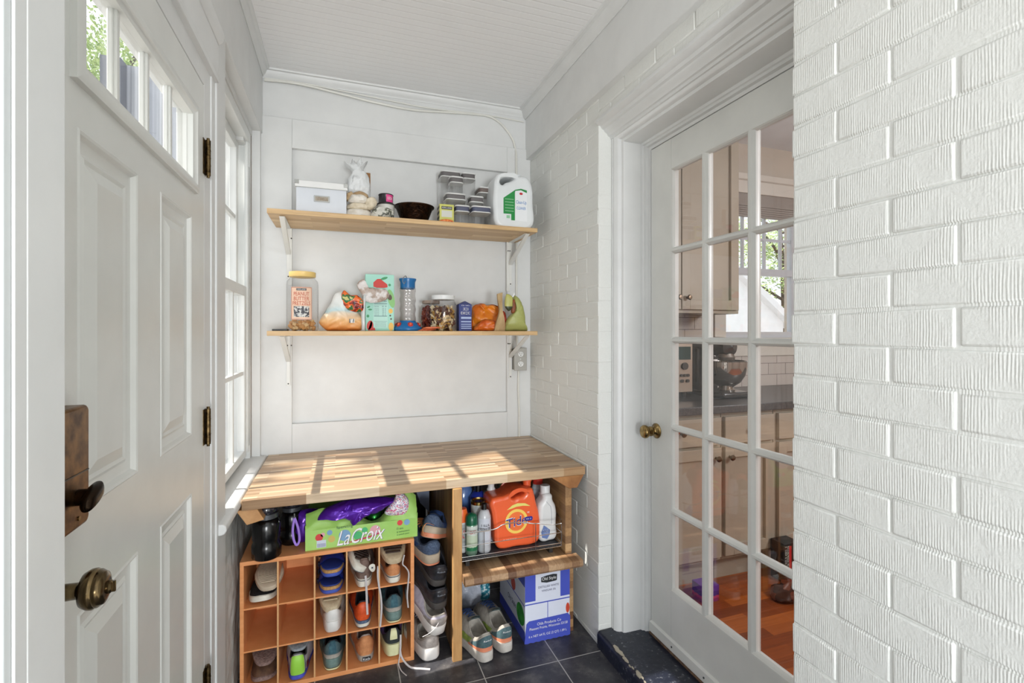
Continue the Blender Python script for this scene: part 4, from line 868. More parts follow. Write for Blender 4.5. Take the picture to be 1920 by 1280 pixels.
def runner(lab, x, z, y=2.02, rz=90):
    o = shoe(lab, L=.262, W=.110, Hc=.092, st=.030, upper=mteal, sole=mtealrub, lining=mdk, lace=mteal, heel=mgl, band=mgy, tab=mteal, name='sneaker', sband=myel, band_z=(.05, .18), heel_s=.9); return put(o, x, y, z, rz)
runner('blue green running shoe in the right hole of the middle row', CX[4] - .002, CZ[1])
runner('blue green running shoe with silver heel patches in the third bottom cubby hole', CX[2] + .006, CZ[2], 2.03)
# row 3
o = shoe('lower brown suede moccasin with fleecy edge in the bottom left cubby hole', L=.25, W=.098, Hc=.058, st=.014, upper=mmoc, sole=msheep, lining=msheep, laces=0, name='moccasin'); put(o, CX[0] + .004, 2.275, CZ[2], -90)
o = shoe('upturned brown moccasin with speckled sole in the bottom left cubby hole', L=.245, W=.096, Hc=.054, st=.014, upper=mmoc, sole=msheep, lining=msheep, laces=0, name='moccasin'); put(o, CX[0] + .006, 2.268, CZ[2] + .118, -90, 180, 4)
o = shoe('white and lime green slip-on shoe with grey collar in the second bottom cubby hole', L=.262, W=.108, Hc=.078, st=.012, upper=mat('slip_white', (214, 212, 218), .6), sole=mat('slip_blue_sole', (70, 76, 180), .6), lining=mat('grey_fleece', (84, 86, 86), .9, bs=200, bst=.6), laces=0, heel=None, name='slip_on_shoe'); put(o, CX[1] + .002, 2.014, CZ[2], 90)
def sp(par, nm, mm, a0, a1, z0, z1, off=.0): pass
PATCH[o.name]('lime_heel_panel', -.42, .36, .02, .84, mlime, .003)
for a_ in (-.50, .44): PATCH[o.name]('navy_piping', a_ - .03, a_ + .03, .0, .9, mnav, .0034, nu=4)
for a_ in (-.80, .76):
    pa = PATCH[o.name]('crest_patch', a_ - .17, a_ + .17, .06, .36, mat('maroon_patch', (128, 34, 54), .5), .0036, nu=6)
    MB().text('4', .30, .22, (lambda aa: lambda u, v: SURF[o.name](aa + u * .6, .21 + v, .0046))(a_)).build('numeral', inkw, pa, smooth=False, normals=False) if 0 else None
o = shoe('upturned grey slip-on shoe above the lime green one in the second bottom cubby hole', L=.25, W=.094, Hc=.045, st=.012, upper=mat('grey_knit', (96, 98, 98), .9, bs=200), sole=mat('grey_white_sole', (166, 172, 176), .6, c2=(130, 136, 142), ns=80), laces=0, name='slip_on_shoe'); put(o, CX[1] + .002, 2.28, CZ[2] + .138, -90, 180, 3)
o = shoe('tan canvas sneaker, crumpled, with small black heel label in the fourth bottom hole', L=.262, W=.108, Hc=.088, st=.018, upper=mtan, sole=mgy, lining=mlt, lace=mtan, name='canvas_shoe', heel=mtan); put(o, CX[3] + .012, 2.032, CZ[2], 92)
q = MB().box(-.016, .016, -.002, 0, -.0075, .0075); worldpart(q, 'heel_label', ink, o, Matrix.Translation((CX[3] + .014, 2.0255, CZ[2] + .016)), bevel=.001)
worldpart(MB().text('Keds', .026, .009, lambda u, v: (u, -.0028, v)), 'lettering', inkw, o, Matrix.Translation((CX[3] + .014, 2.0255, CZ[2] + .016)), smooth=False, normals=False)
o = shoe('sneaker with chunky pale yellow sole and purple side in the bottom right hole', L=.262, W=.114, Hc=.098, st=.04, upper=mpur, sole=myel, lining=mdk, lace=mgl, heel=mat('charcoal_mesh', (44, 52, 54), .8), tab=myel, name='sneaker', sole_out=1.08, heel_s=.9); put(o, CX[4] - .004, 2.024, CZ[2], 90)
# laces hanging out
def lacepath(lab, P, r=.0022, mm=None):
    tag(MB().tube(spline(P, 6), r, 8, flat=.4).build('shoelace', mm or mlace), lab, 'shoelace')
lacepath('flat white shoelace hanging over the orange sneaker in the fourth column', [(.090, 2.012, .37), (.092, 2.0015, .345), (.094, 2.0, .30), (.095, 2.0, .26), (.097, 2.0, .222)], .0042)
lacepath('long pale shoelace hanging down the divider left of the right column', [(.138, 2.012, .40), (.136, 1.999, .37), (.14, 1.998, .33), (.148, 1.998, .28), (.150, 1.998, .23), (.145, 1.999, .165)], .0036)
lacepath('pale shoelace looping down the right side of the shoe cubby', [(.240, 2.01, .43), (.232, 1.999, .40), (.244, 1.997, .385), (.256, 1.998, .36), (.254, 1.998, .32), (.250, 1.998, .27), (.254, 1.999, .22)], .0034)
lacepath('grey shoelace trailing from the bottom right hole over the floor', [(.226, 2.012, .11), (.224, 1.999, .08), (.224, 1.996, .045), (.235, 1.985, .02), (.26, 1.96, .004), (.30, 1.94, .003), (.33, 1.925, .003)], .0034)
lacepath('thin pale shoelace dangling in front of the shoe cubby base', [(.222, 2.008, .06), (.22, 1.994, .035), (.215, 1.984, .012), (.222, 1.955, .003), (.238, 1.92, .003)], .0022)
# shoes stacked between cubby and cabinet

o = shoe('white grey running shoe standing heel out on the floor beside the cabinet post', L=.28, W=.138, Hc=.088, st=.04, upper=mlt, sole=mat('white_foam', (226, 222, 218), .5), lining=mgy, lace=mlav, name='sneaker', heel=None, sole_out=1.04); put(o, .345, 1.972, .001, 96)
o = shoe('white and lavender running shoe tilted on top of the one on the floor', L=.285, W=.138, Hc=.092, st=.04, upper=mlav, sole=mat('white_foam', (226, 222, 218), .5), lining=mgy, lace=mlav, name='sneaker', heel=mlt, sole_out=1.04); put(o, .372, 1.985, .092, 104, 0, -24)
o = shoe('black leather sneaker heel out, lower of the two black ones', L=.275, W=.138, Hc=.082, st=.026, upper=mblk, sole=mat('grey_black_sole', (70, 66, 64), .7), lining=mdk, lace=mblk, name='sneaker', heel=mblk, text='Reebok', textm=mat('silver_ink', (150, 158, 168), .4)); put(o, .380, 1.995, .192, 100, 0, -18)
o = shoe('black leather sneaker heel out, upper of the two black ones', L=.275, W=.134, Hc=.08, st=.024, upper=mblk, sole=mat('grey_black_sole', (70, 66, 64), .7), lining=mdk, lace=mblk, name='sneaker', heel=mblk, text='Reebok', textm=mat('silver_ink', (150, 158, 168), .4)); put(o, .378, 2.01, .278, 96, 6, -16)
o = shoe('blue grey running shoe with orange and cream sole, lower of two', L=.275, W=.134, Hc=.09, st=.036, upper=mgreyb, sole=mbeige, lining=mnav, lace=morl, name='sneaker', heel=mgreyb, side=mblue, sband=msal, band_z=(.1, .25)); put(o, .358, 2.02, .366, 102, 0, -10)
o = shoe('blue running shoe with orange striped sole tilted at the top of the shoe stack', L=.27, W=.134, Hc=.085, st=.036, upper=mblue, sole=mbeige, lining=mnav, lace=morl, name='sneaker', heel=mgreyb, side=mblue, sband=msal, band_z=(.1, .45)); put(o, .340, 2.02, .478, 72, 10, 18)
lacepath('looped orange shoelace of the top blue running shoe', [(.362, 2.02, .53), (.33, 2.0, .55), (.312, 1.99, .535), (.315, 1.99, .51), (.33, 2.0, .50)], .0022, morl)
lacepath('thin white shoelace sticking out of the tilted white running shoe', [(.37, 1.95, .168), (.35, 1.93, .158), (.325, 1.925, .145), (.300, 1.925, .137)], .0014)
# pair on the floor under the planks
for lab, x, y, rz in (('left grey and teal running shoe with salmon heel stripe on the tiled floor', .556, 1.890, 101), ('right grey and teal running shoe with salmon heel stripe beside the vinegar box', .648, 1.920, 97)):
    o = shoe(lab, L=.30, W=.12, Hc=.10, st=.034, upper=mgy, sole=mat('white_foam_grey', (210, 204, 196), .6, c2=(184, 178, 170), ns=18), lining=mgy, lace=mblue, heel=mgl, band=msal, side=fab('yellow_green_mesh', (160, 178, 84), (120, 140, 70)), toe=mgy, tongue=mgl, text='Reebok', name='sneaker', group=None, heel_s=.78, open_l=.46); put(o, x, y, .0005, rz)
# =====================================================================
# THINGS UNDER THE COUNTER
# =====================================================================
def wrap(cx, cy, r, z, a0=-math.pi / 2):
    """place flat artwork round a vertical cylinder; u right, v up, facing the camera side"""
    return lambda u, v: (cx + r * math.cos(a0 + u / r), cy + r * math.sin(a0 + u / r), z + v)
def flat(x, y, z, rz=0):
    c, s_ = math.cos(R(rz)), math.sin(R(rz)); return lambda u, v: (x + u * c, y + u * s_, z + v)
def label_patch(mb, cx, cy, r, z0, z1, w, a0=-math.pi / 2):
    mb.grid(lambda u, v: (cx + r * math.cos(a0 + (u - .5) * w / r), cy + r * math.sin(a0 + (u - .5) * w / r), z0 + (z1 - z0) * v), 12, 2); return mb
def fpatch(mb, fn, u0, u1, v0, v1): mb.add([fn(u0, v0), fn(u1, v0), fn(u1, v1), fn(u0, v1)], [(0, 1, 2, 3)]); return mb

# two black bottles at the left
bp = mat('glossy_black_plastic', (6, 6, 7), .22); sl = mat('silver_grey_band', (92, 94, 98), .3, .6)
for k, (x, y, s_, lab) in enumerate(((-.264, 2.032, 1.04, 'glossy black thermos bottle at the front left end above the shoe cubby'), (-.186, 2.14, .9, 'black bottle with a clear cap standing behind the purple strap'))):
    t = thing('bottle', lab, 'bottle', (x, y, .4915)); z = .4915
    MB().lathe([(r_ * s_, h * s_) for r_, h in [(0, 0), (.044, 0), (.049, .006), (.049, .045), (.043, .058), (.047, .07), (.047, .12), (.039, .135), (.033, .14), (0, .14)]], 28, c=(x, y, z), cap=False).build('body', bp, t, ang=50)
    MB().lathe([(r_ * s_, h * s_) for r_, h in [(.034, .1405), (.0395, .1415), (.0395, .158), (.034, .159)]], 28, c=(x, y, z), cap=False).build('collar', sl, t)
    MB().lathe([(r_ * s_, h * s_) for r_, h in [(.033, .159), (.036, .165), (.036, .178), (.03, .188), (.012, .192), (0, .192)]], 28, c=(x, y, z), cap=False).build('cap', mat('smoky_cap', (40, 38, 46), .1, coat=.8), t)
    if k == 0: MB().text('270', .03, .011, wrap(x, y, .0365, z + .172)).build('lettering', sl, t, smooth=False, normals=False)
# purple pouch with wrist strap, purple foil bag
pf = blotch('purple_foil', [(0, (64, 20, 120)), (.45, (96, 40, 176)), (.6, (84, 28, 150))], 8, .22, bs=14, interp='LINEAR', metal=.35)
t = thing('purple_pouch', 'purple pouch with a lilac wrist strap between the black bottles and the green carton', 'pouch', (-.16, 2.2, .4915))
m = MB(); m.puff([(-.166, .4915), (-.178, .53), (-.172, .58), (-.163, .612), (-.12, .618), (-.085, .612), (-.088, .575), (-.135, .562), (-.133, .52), (-.13, .4915)], 2.13, .035, amp=.005, crz=.006); m.build('pouch_body', pf, t)
m = MB().tube(spline([(-.171, 2.062, .615), (-.176, 2.05, .57), (-.172, 2.045, .535), (-.162, 2.043, .514), (-.152, 2.045, .53), (-.156, 2.05, .57), (-.170, 2.062, .612)], 8), .0042, 8, flat=.3); m.build('wrist_strap', mat('lilac_strap', (156, 120, 214), .6), t)
MB().cyl((-.171, 2.06, .612), (-.171, 2.06, .63), .003, 8).build('clip', steel, t)
# green sparkling water carton
t = thing('drink_carton', 'lime green twelve-can drink carton torn open, lying on the shoe cubby', 'carton', (.08, 2.12, .4915))
gr = mat('lime_carton', (168, 210, 110), .38, c2=(152, 200, 94), ns=8, coat=.3)
dk = mat('carton_inside', (60, 96, 40), .6)
y0, y1 = 2.026, 2.27; x0, x1, zb, zt = -.130, .295, .4918, .568
m = MB(); m.box(x0, x1, y0, y0 + .002, zb, zt); m.box(x0, x1, y1 - .002, y1, zb, zt + .03); m.box(x0, x0 + .002, y0, y1, zb, zt + .02); m.box(x1 - .002, x1, y0, y1, zb, zt + .02); m.box(x0, x1, y0, y1, zb, zb + .002)
m.build('tray', gr, t, smooth=False)
def flap(u, v):  # torn sloping top film
    x = x0 + (x1 - x0) * u; top = .045 + .02 * math.exp(-((u - .15) / .12) ** 2) - .055 * math.exp(-((u - .60) / .17) ** 2) + .072 * math.exp(-((u - .88) / .13) ** 2)
    return Vector((x + noise.noise((u * 9, v * 5, 0)) * .003, y0 + .001 + v * .05 + noise.noise((u * 11, v * 4, 2)) * .006, zt + top * v * (1.35 - .35 * v)))
m = MB(); m.grid(flap, 46, 10); m.add([flap(0, 0), flap(0, 1), (x0, y1, zt + .03), (x0, y1, zt)], [(0, 1, 2, 3)]); m.add([flap(1, 0), flap(1, 1), (x1, y1, zt + .05), (x1, y1, zt)], [(0, 1, 2, 3)]); m.build('torn_film', gr, t, normals=False, ang=60)
for i in range(4):
    cx_ = -.07 + .1 * i; MB().lathe([(0, .0), (.028, 0), (.032, .006), (.032, .07), (.026, .082), (.025, .083), (0, .081)], 20, c=(cx_ + .0, 2.13, .494), cap=False).build('can', mat('green_can', (40, 120, 50), .25, .7), t)
fn = flat(.0825, y0 - .0006, .53)
def spot(mb, cu, cv, r_, rr=None): mb.add([fn(cu + r_ * math.cos(a), cv + (rr or r_) * math.sin(a)) for a in [q * math.pi / 8 for q in range(16)]], [tuple(range(16))])
for nm, mm, L_ in (('red_fruit', mat('print_red', (214, 60, 60), .4), [(-.163, .008, .014), (.142, .026, .011)]), ('blue_fruit', mat('print_blue', (120, 160, 196), .4), [(-.125, .022, .010), (-.07, .004, .022), (.170, .025, .012)]), ('orange_fruit', mat('print_peach', (206, 180, 96), .4), [(-.118, -.004, .013)]), ('green_fruit', mat('print_green', (70, 178, 110), .4), [(-.02, -.004, .017), (.005, .014, .012)]), ('pink_fruit', mat('print_pink', (220, 160, 170), .4), [(.045, .008, .021), (-.15, .017, .008)])):
    for a, b, c_ in L_: m = MB(); spot(m, a, b, c_); m.build(nm, mm, t, smooth=False, normals=False)
fn2 = flat(.0825, y0 - .0012, .53); m = MB(); 
sw = [(-.09, -.024), (-.06, -.0235), (-.02, -.016), (.03, -.008), (.06, .002), (.065, .006), (.062, -.004), (.03, -.014), (-.02, -.023), (-.06, -.027)]
m.add([fn2(a + .01, b) for a, b in sw], [tuple(range(len(sw)))]); m.build('red_swash', mat('swash_red', (190, 40, 84), .4), t, smooth=False, normals=False)
f3 = flat(.0825, y0 - .0018, .53); f4 = flat(.0825, y0 - .0024, .53)
m = MB(); m.text('LaCroix', .172, .058, lambda u, v: f3(u - .0035 + v * .28, v - .0035 + u * .03)); m.build('lettering_shadow', mat('logo_navy', (60, 60, 110), .4), t, smooth=False, normals=False)
m = MB(); m.text('LaCroix', .172, .058, lambda u, v: f4(u - .005 + v * .28, v - .002 + u * .03)); m.build('lettering', inkw, t, smooth=False, normals=False)
m = MB(); m.text('Sparkling', .06, .012, lambda u, v: f3(u - .07, v + .036)); m.text('12 cans', .026, .008, lambda u, v: f3(u + .142, v + .004)); m.text('6 melocoton', .05, .007, lambda u, v: f3(u + .155, v - .009 + u * .05)); m.text('6 peach pear', .05, .007, lambda u, v: f3(u + .155, v - .021 + u * .05)); m.build('small_print', mat('print_darkgreen', (40, 90, 60), .4), t, smooth=False, normals=False)
m = MB(); fpatch(m, f3, -.172, -.138, -.031, -.003); m.build('barcode_panel', mat('print_lilac', (206, 214, 226), .4), t, smooth=False, normals=False)
m = MB(); 
for i in range(9): fpatch(m, f4, -.169 + i * .0034, -.1675 + i * .0034, -.029, -.015)
m.build('barcode', mat('print_violet', (110, 110, 160), .4), t, smooth=False, normals=False)
m = MB(); m.puff([(-.09, .60), (-.06, .636), (0, .655), (.068, .66), (.21, .648), (.175, .62), (.134, .60), (.094, .592), (.068, .578), (.044, .562), (.026, .582), (.003, .595), (-.056, .605)], 2.06, .055, amp=.010, fr=18, sub=7, K=16, crz=.022); tag(m.build('foil_bag', pf, ang=70), 'shiny purple foil bag stuffed into the top of the green carton', 'bag')
m = MB(); m.puff([(.165, .60), (.18, .585), (.235, .578), (.262, .60), (.262, .64), (.24, .668), (.212, .672), (.205, .65)], 2.045, .022, amp=.004, crz=.004); tag(m.build('snack_pouch', blotch('bird_print', [(0, (196, 220, 200)), (.35, (206, 80, 130)), (.45, (240, 240, 240)), (.55, (140, 110, 170)), (.63, (230, 210, 120)), (.7, (200, 60, 90))], 60, .3, stretch=(1, 1, 2.5)), ang=70), 'small multicoloured striped snack pouch on the right end of the green carton', 'pouch')
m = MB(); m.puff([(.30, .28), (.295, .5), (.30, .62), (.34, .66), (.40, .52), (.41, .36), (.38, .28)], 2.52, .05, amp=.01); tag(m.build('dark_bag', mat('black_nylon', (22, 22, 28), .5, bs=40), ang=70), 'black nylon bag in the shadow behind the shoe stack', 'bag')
m = MB().prism([(.300, .69), (.415, .69), (.415, .43), (.37, .48)], 'y', 2.446, 2.452); tag(m.build('board', mat('blue_grey_board', (150, 160, 186), .6), bevel=.001), 'pale blue grey board with a slanted edge hanging behind the shoe stack', 'board')

# wire tray with a dark mat
t = thing('wire_basket', 'chrome wire tray holding the laundry bottles on the plank shelf', 'basket', (.70, 2.2, .352))
w = steel; X0, X1, YF, YB = .468, .918, 1.968, 2.45
def wire(nm, L_, r_=.0018):
    m = MB(); [m.tube(P, r_, 6) for P in L_]; return m.build(nm, w, t)
top = [(X0, YF, .502), (.60, YF, .500), (.645, YF, .515), (.70, YF, .517), (.75, YF, .510), (.80, YF, .500), (X1, YF, .499), (X1, YB, .499), (X0, YB, .502)]
wire('top_rim', [spline(top, 5)], .0026); wire('middle_rim', [[(X0, YF, .447), (X1, YF, .446), (X1, YB, .446)]]); wire('bottom_rim', [[(X0, YF, .402), (X1, YF, .400), (X1, YB, .400), (X0, YB, .4), (X0, YF, .402)], [(X0, YF, .386), (X1, YF, .386), (X1, YB, .386), (X0, YB, .386), (X0, YF, .386)]])
for P in [[(x, YF, z_) for z_ in (.386, .5)] for x in (.563, .795, .917)] + [[(.918, y, .386), (.918, y, .499)] for y in (2.1, 2.3)]: wire('upright', [P])
for i in range(23): wire('floor_wire', [[(X0 + .02 * i + .005, YF, .386), (X0 + .02 * i + .005, YB, .386)]], .0012)
for i in range(23): wire('front_wire', [[(X0 + .02 * i + .005, YF, .386), (X0 + .02 * i + .005, YF, .401)]], .0009)
MB().box(X0 + .003, X1 - .003, YF + .004, YB - .003, .388, .393).build('mat', mat('dark_liner', (52, 52, 56), .6), t, bevel=.001)
for x in (.50, .88): MB().box(x - .008, x + .008, YF + .03, YB - .01, .3495, .385).build('runner', mat('dark_runner', (60, 58, 56), .5, .5), t, smooth=False)
ZT = .3935
# orange detergent jug
def jug(name, label, outer, hole, y0, y1, m_, cat='jug', bev=.016, rz=0):
    c = bpy.data.curves.new('j', 'CURVE'); c.dimensions = '2D'; c.fill_mode = 'BOTH'; ins = bev
    for pts in (outer, hole):
        if not pts: continue
        s = c.splines.new('BEZIER'); s.bezier_points.add(len(pts) - 1); s.use_cyclic_u = True
        for b, (x, z) in zip(s.bezier_points, pts): b.co = (x, z, 0); b.handle_left_type = b.handle_right_type = 'AUTO'
    s.use_cyclic_u = True; c.resolution_u = 5; c.extrude = (y1 - y0) / 2 - bev; c.bevel_depth = bev; c.bevel_resolution = 4; c.offset = -bev
    o = bpy.data.objects.new('j', c); SC.collection.objects.link(o); bpy.context.view_layer.update(); me = bpy.data.meshes.new_from_object(o.evaluated_get(bpy.context.evaluated_depsgraph_get()))
    m = MB(); m.v = [(v.co.x, (y0 + y1) / 2 - v.co.z, v.co.y) for v in me.vertices]; m.f = [tuple(p.vertices) for p in me.polygons]
    bpy.data.objects.remove(o); bpy.data.curves.remove(c); bpy.data.meshes.remove(me); zf = min(p[1] for p in outer); m.v = [(p[0], p[1], max(p[2], zf)) for p in m.v]; return m
td = thing('detergent_jug', 'big orange detergent jug with a handle in the middle of the wire tray', 'jug', (.72, 2.07, ZT))
om = mat('orange_plastic', (244, 104, 58), .28, coat=.3)
outer = [(.606, .606), (.612, .549), (.622, .474), (.626, .42), (.645, ZT), (.72, ZT), (.80, ZT), (.824, .405), (.833, .455), (.828, .529), (.815, .575), (.806, .615), (.795, .640), (.772, .642), (.747, .649), (.717, .644), (.694, .632), (.672, .621), (.64, .617)]
hole = [(.699, .607), (.705, .622), (.723, .631), (.747, .631), (.760, .624), (.755, .614), (.727, .609), (.707, .602)]
jug('b', '', outer, hole, 2.005, 2.13, om).build('body', om, td, ang=60)
MB().lathe([(.018, 0), (.018, .022), (.022, .024), (.022, .034), (0, .035)], 20, c=(.792, 2.068, .634), cap=False).build('spout', om, td, ang=50)
MB().lathe([(.0, .0), (.02, .0), (.021, .012), (.017, .02), (0, .02)], 20, c=(.792, 2.068, .6695), cap=False).build('cap', mat('dark_navy_cap', (30, 34, 66), .3), td)
ft = lambda u, v: (.7195 + u, 2.0042, .51 + v)
def disc(mb, fn_, cu, cv, ru, rv, n=28): mb.add([fn_(cu + ru * math.cos(2 * math.pi * q / n), cv + rv * math.sin(2 * math.pi * q / n)) for q in range(n)], [tuple(range(n))])
def lay(d): return lambda u, v: (.7195 + u, 2.0045 - d, .51 + v)
m = MB(); disc(m, lay(.0006), 0, -.003, .052, .053); m.build('logo_ring', mat('logo_yellow', (250, 210, 100), .4), td, smooth=False, normals=False)
m = MB(); disc(m, lay(.0012), 0, -.003, .040, .041); m.build('logo_centre', mat('logo_orange', (244, 120, 60), .4), td, smooth=False, normals=False)
m = MB(); m.text('Tide', .101, .044, lambda u, v: lay(.0018)(u, v + u * .16 - .003)); m.build('lettering_outline', inkw, td, smooth=False, normals=False)
m = MB(); m.text('Tide', .095, .038, lambda u, v: lay(.0025)(u, v + u * .16 - .003)); m.build('lettering', mat('logo_blue', (34, 52, 150), .4), td, smooth=False, normals=False)
m = MB(); m.add([lay(.0008)(u, v) for u, v in [(-.045, .050), (-.02, .068), (.005, .075), (.04, .071), (.065, .056), (.03, .061), (0, .060), (-.02, .055)]], [tuple(range(8))]); m.build('yellow_arc', mat('arc_yellow', (236, 222, 120), .4), td, smooth=False, normals=False)
m = MB(); m.prism([(.776 + .018 * a, .512 + .009 * b) for a, b in [(-1, -.5), (-.8, -1), (.8, -1), (1, -.5), (1, .5), (.8, 1), (-.8, 1), (-1, .5)]], 'y', 2.0022, 2.0035); m.build('blue_badge', mat('badge_blue', (46, 46, 150), .4), td, smooth=False)
m = MB(); m.scribble(.026, .008, lambda u, v: (.776 + u, 2.0016, .512 + v), 4); m.scribble(.062, .008, lambda u, v: lay(.0009)(u - .03, v - .078), 5); m.text('HE', .010, .007, lambda u, v: lay(.0009)(u + .055, v + .03)); m.build('small_print', inkw, td, smooth=False, normals=False)
# white softener bottle
t = thing('cleaner_bottle', 'white plastic bottle with grip and blue label at the right of the tray', 'bottle', (.872, 2.05, ZT))
wb = [(.832, .56), (.828, .53), (.826, .473), (.828, .42), (.845, ZT), (.88, ZT), (.912, .402), (.915, .462), (.913, .545), (.899, .575), (.893, .60), (.852, .60), (.850, .585)]
jug('b', '', wb, None, 2.01, 2.085, white, bev=.02).build('body', white, t, ang=60)
MB().lathe([(.0, 0), (.022, 0), (.0225, .036), (.02, .04), (0, .04)], 20, c=(.872, 2.047, .597), cap=False, lobes=10, la=.02).build('cap', white, t)
m = MB(); m.add([(u, 2.0085, v) for u, v in [(.838, .44), (.850, .47), (.862, .462), (.880, .447), (.878, .425), (.866, .408), (.842, .416)]], [tuple(range(7))]); m.build('label', mat('label_blue_grey', (110, 134, 190), .4), t, smooth=False, normals=False)
m = MB(); m.scribble(.028, .022, lambda u, v: (.860 + u, 2.0077, .442 + v), 3, 3); m.build('lettering', inkw, t, smooth=False, normals=False)
m = MB(); m.tube([(.862, 2.011, .575), (.884, 2.0095, .55), (.888, 2.009, .52), (.888, 2.009, .47)], .0016, 6); m.build('grip_line', mat('grip_shadow_grey', (196, 198, 202), .5), t)
def bottle(label, x, y, prof, m_, capprof=None, capm=None, lab=None, labm=None, txt=None, txm=None, extra=None, z=ZT, name='bottle', n=24, cat='bottle'):
    t = thing(name, label, cat, (x, y, z)); MB().lathe(prof, n, c=(x, y, z), cap=False).build('body', m_, t, ang=50)
    if capprof: MB().lathe(capprof, n, c=(x, y, z), cap=False).build('cap', capm, t, ang=50)
    if lab: label_patch(MB(), x, y, lab[0] + .0006, z + lab[1], z + lab[2], lab[3]).build('label', labm, t, normals=False)
    if txt:
        m = MB(); [(m.text(s_, w_, h_, (lambda zz: (lambda u, v: wrap(x, y, lab[0] + .0014, z + zz)(u, v)))(zz)) if s_ else m.scribble(w_, h_, (lambda zz: (lambda u, v: wrap(x, y, lab[0] + .0014, z + zz)(u, v)))(zz), 8, 2)) for s_, w_, h_, zz in txt]; m.build('lettering', txm or ink, t, smooth=False, normals=False)
    return t
gd = mat('dark_green_plastic', (20, 92, 64), .3)
bottle('spray can with dark green domed cap and green label at the left of the tray', .520, 2.012, [(0, 0), (.023, 0), (.0255, .006), (.0255, .125), (.022, .132), (0, .132)], mat('can_grey_green', (120, 150, 130), .3, .3), [(.0255, .126), (.0255, .14), (.024, .158), (.016, .168), (0, .171)], gd, (.0255, .02, .122, .06), zoned('green_can_label', [(0, (30, 110, 70)), (.25, (190, 204, 180)), (.55, (206, 214, 206)), (.9, (170, 190, 180))], 2, .17, .0, 40, .1), [('OFF!', .028, .014, .098)], redink)
cl = glass('clear_plastic', (.93, .94, .95), .9)
bottle('clear bottle with black cap and white label beside the green spray can', .578, 2.02, [(0, 0), (.025, 0), (.028, .006), (.028, .15), (.02, .172), (.012, .178), (0, .178)], mat('milky_plastic', (196, 198, 202), .2), [(.0, .178), (.0125, .178), (.0125, .202), (.0, .203)], black, (.028, .035, .145, .08), mat('frosted_label', (206, 210, 220), .4), [('', .05, .03, .11)], ink)
bottle('white can with gold rim behind the green spray can', .575, 2.095, [(0, 0), (.034, 0), (.036, .004), (.036, .185), (0, .185)], mat('can_white_floral', (206, 208, 196), .4, c2=(170, 176, 180), ns=60), [(.037, .180), (.037, .192), (.032, .194), (.03, .188), (0, .188)], mat('gold_rim', (190, 164, 100), .25, 1))
t = bottle('blue pump dispenser with black pump standing behind the white can', .590, 2.165, [(0, 0), (.034, 0), (.038, .01), (.038, .19), (.02, .21), (0, .21)], mat('royal_blue_plastic', (40, 56, 160), .25), [(0, .21), (.015, .21), (.015, .245), (.006, .247), (.006, .262), (.02, .264), (.02, .272), (0, .272)], black)
bottle('pale blue water jug bottle at the back left of the tray', .532, 2.22, [(0, 0), (.045, 0), (.048, .01), (.048, .1), (.044, .11), (.048, .12), (.048, .2), (.03, .235), (0, .24)], mat('translucent_blue', (96, 130, 190), .15, coat=.5), [(0, .24), (.02, .24), (.02, .265), (0, .266)], mat('pale_blue_cap', (150, 180, 214), .3))
t = bottle('orange capped white spray can tucked behind the cabinet post', .487, 2.05, [(0, 0), (.023, 0), (.025, .005), (.025, .13), (0, .13)], mat('can_white', (214, 216, 216), .35), [(.0255, .128), (.0255, .16), (.02, .182), (0, .184)], mat('orange_cap', (240, 106, 40), .35), (.025, .02, .12, .05), mat('label_grey_lines', (176, 180, 180), .4), [('', .035, .04, .08)], redink)
bottle('clear foam pump bottle with white nozzle behind the orange jug', .642, 2.13, [(0, 0), (.034, 0), (.036, .01), (.036, .2), (.034, .21), (0, .21)], mat('foam_bottle_grey', (176, 184, 196), .15), [(0, .21), (.018, .211), (.02, .225), (.014, .235), (.016, .25), (.022, .262), (.012, .272), (0, .273)], white)
t = thing('spray_pack', 'grey blue refill pack with dark label lying behind the orange jug handle', 'pack', (.76, 2.19, ZT))
MB().puff([(.70, ZT), (.695, .60), (.71, .655), (.80, .66), (.815, .60), (.81, ZT)], 2.19, .03, amp=.003).build('pouch', mat('pack_grey_blue', (128, 152, 176), .35, c2=(160, 170, 120), ns=14), t)
MB().box(.725, .785, 2.153, 2.156, .625, .645).build('label', mat('label_navy', (34, 40, 100), .4), t, bevel=.002)
MB().scribble(.04, .012, lambda u, v: (.755 + u, 2.152, .635 + v), 6).build('lettering', inkw, t, smooth=False, normals=False)
bottle('white bottle with red cap and dark red lettering at the back right of the tray', .878, 2.15, [(0, 0), (.03, 0), (.033, .008), (.033, .19), (.024, .215), (.02, .22), (0, .22)], mat('bottle_white_grey', (206, 210, 214), .3), [(0, .22), (.024, .22), (.025, .25), (0, .252)], mat('red_cap', (214, 60, 48), .35), (.033, .11, .2, .07), mat('label_grey2', (186, 192, 200), .4), [('', .05, .03, .15)], redink)

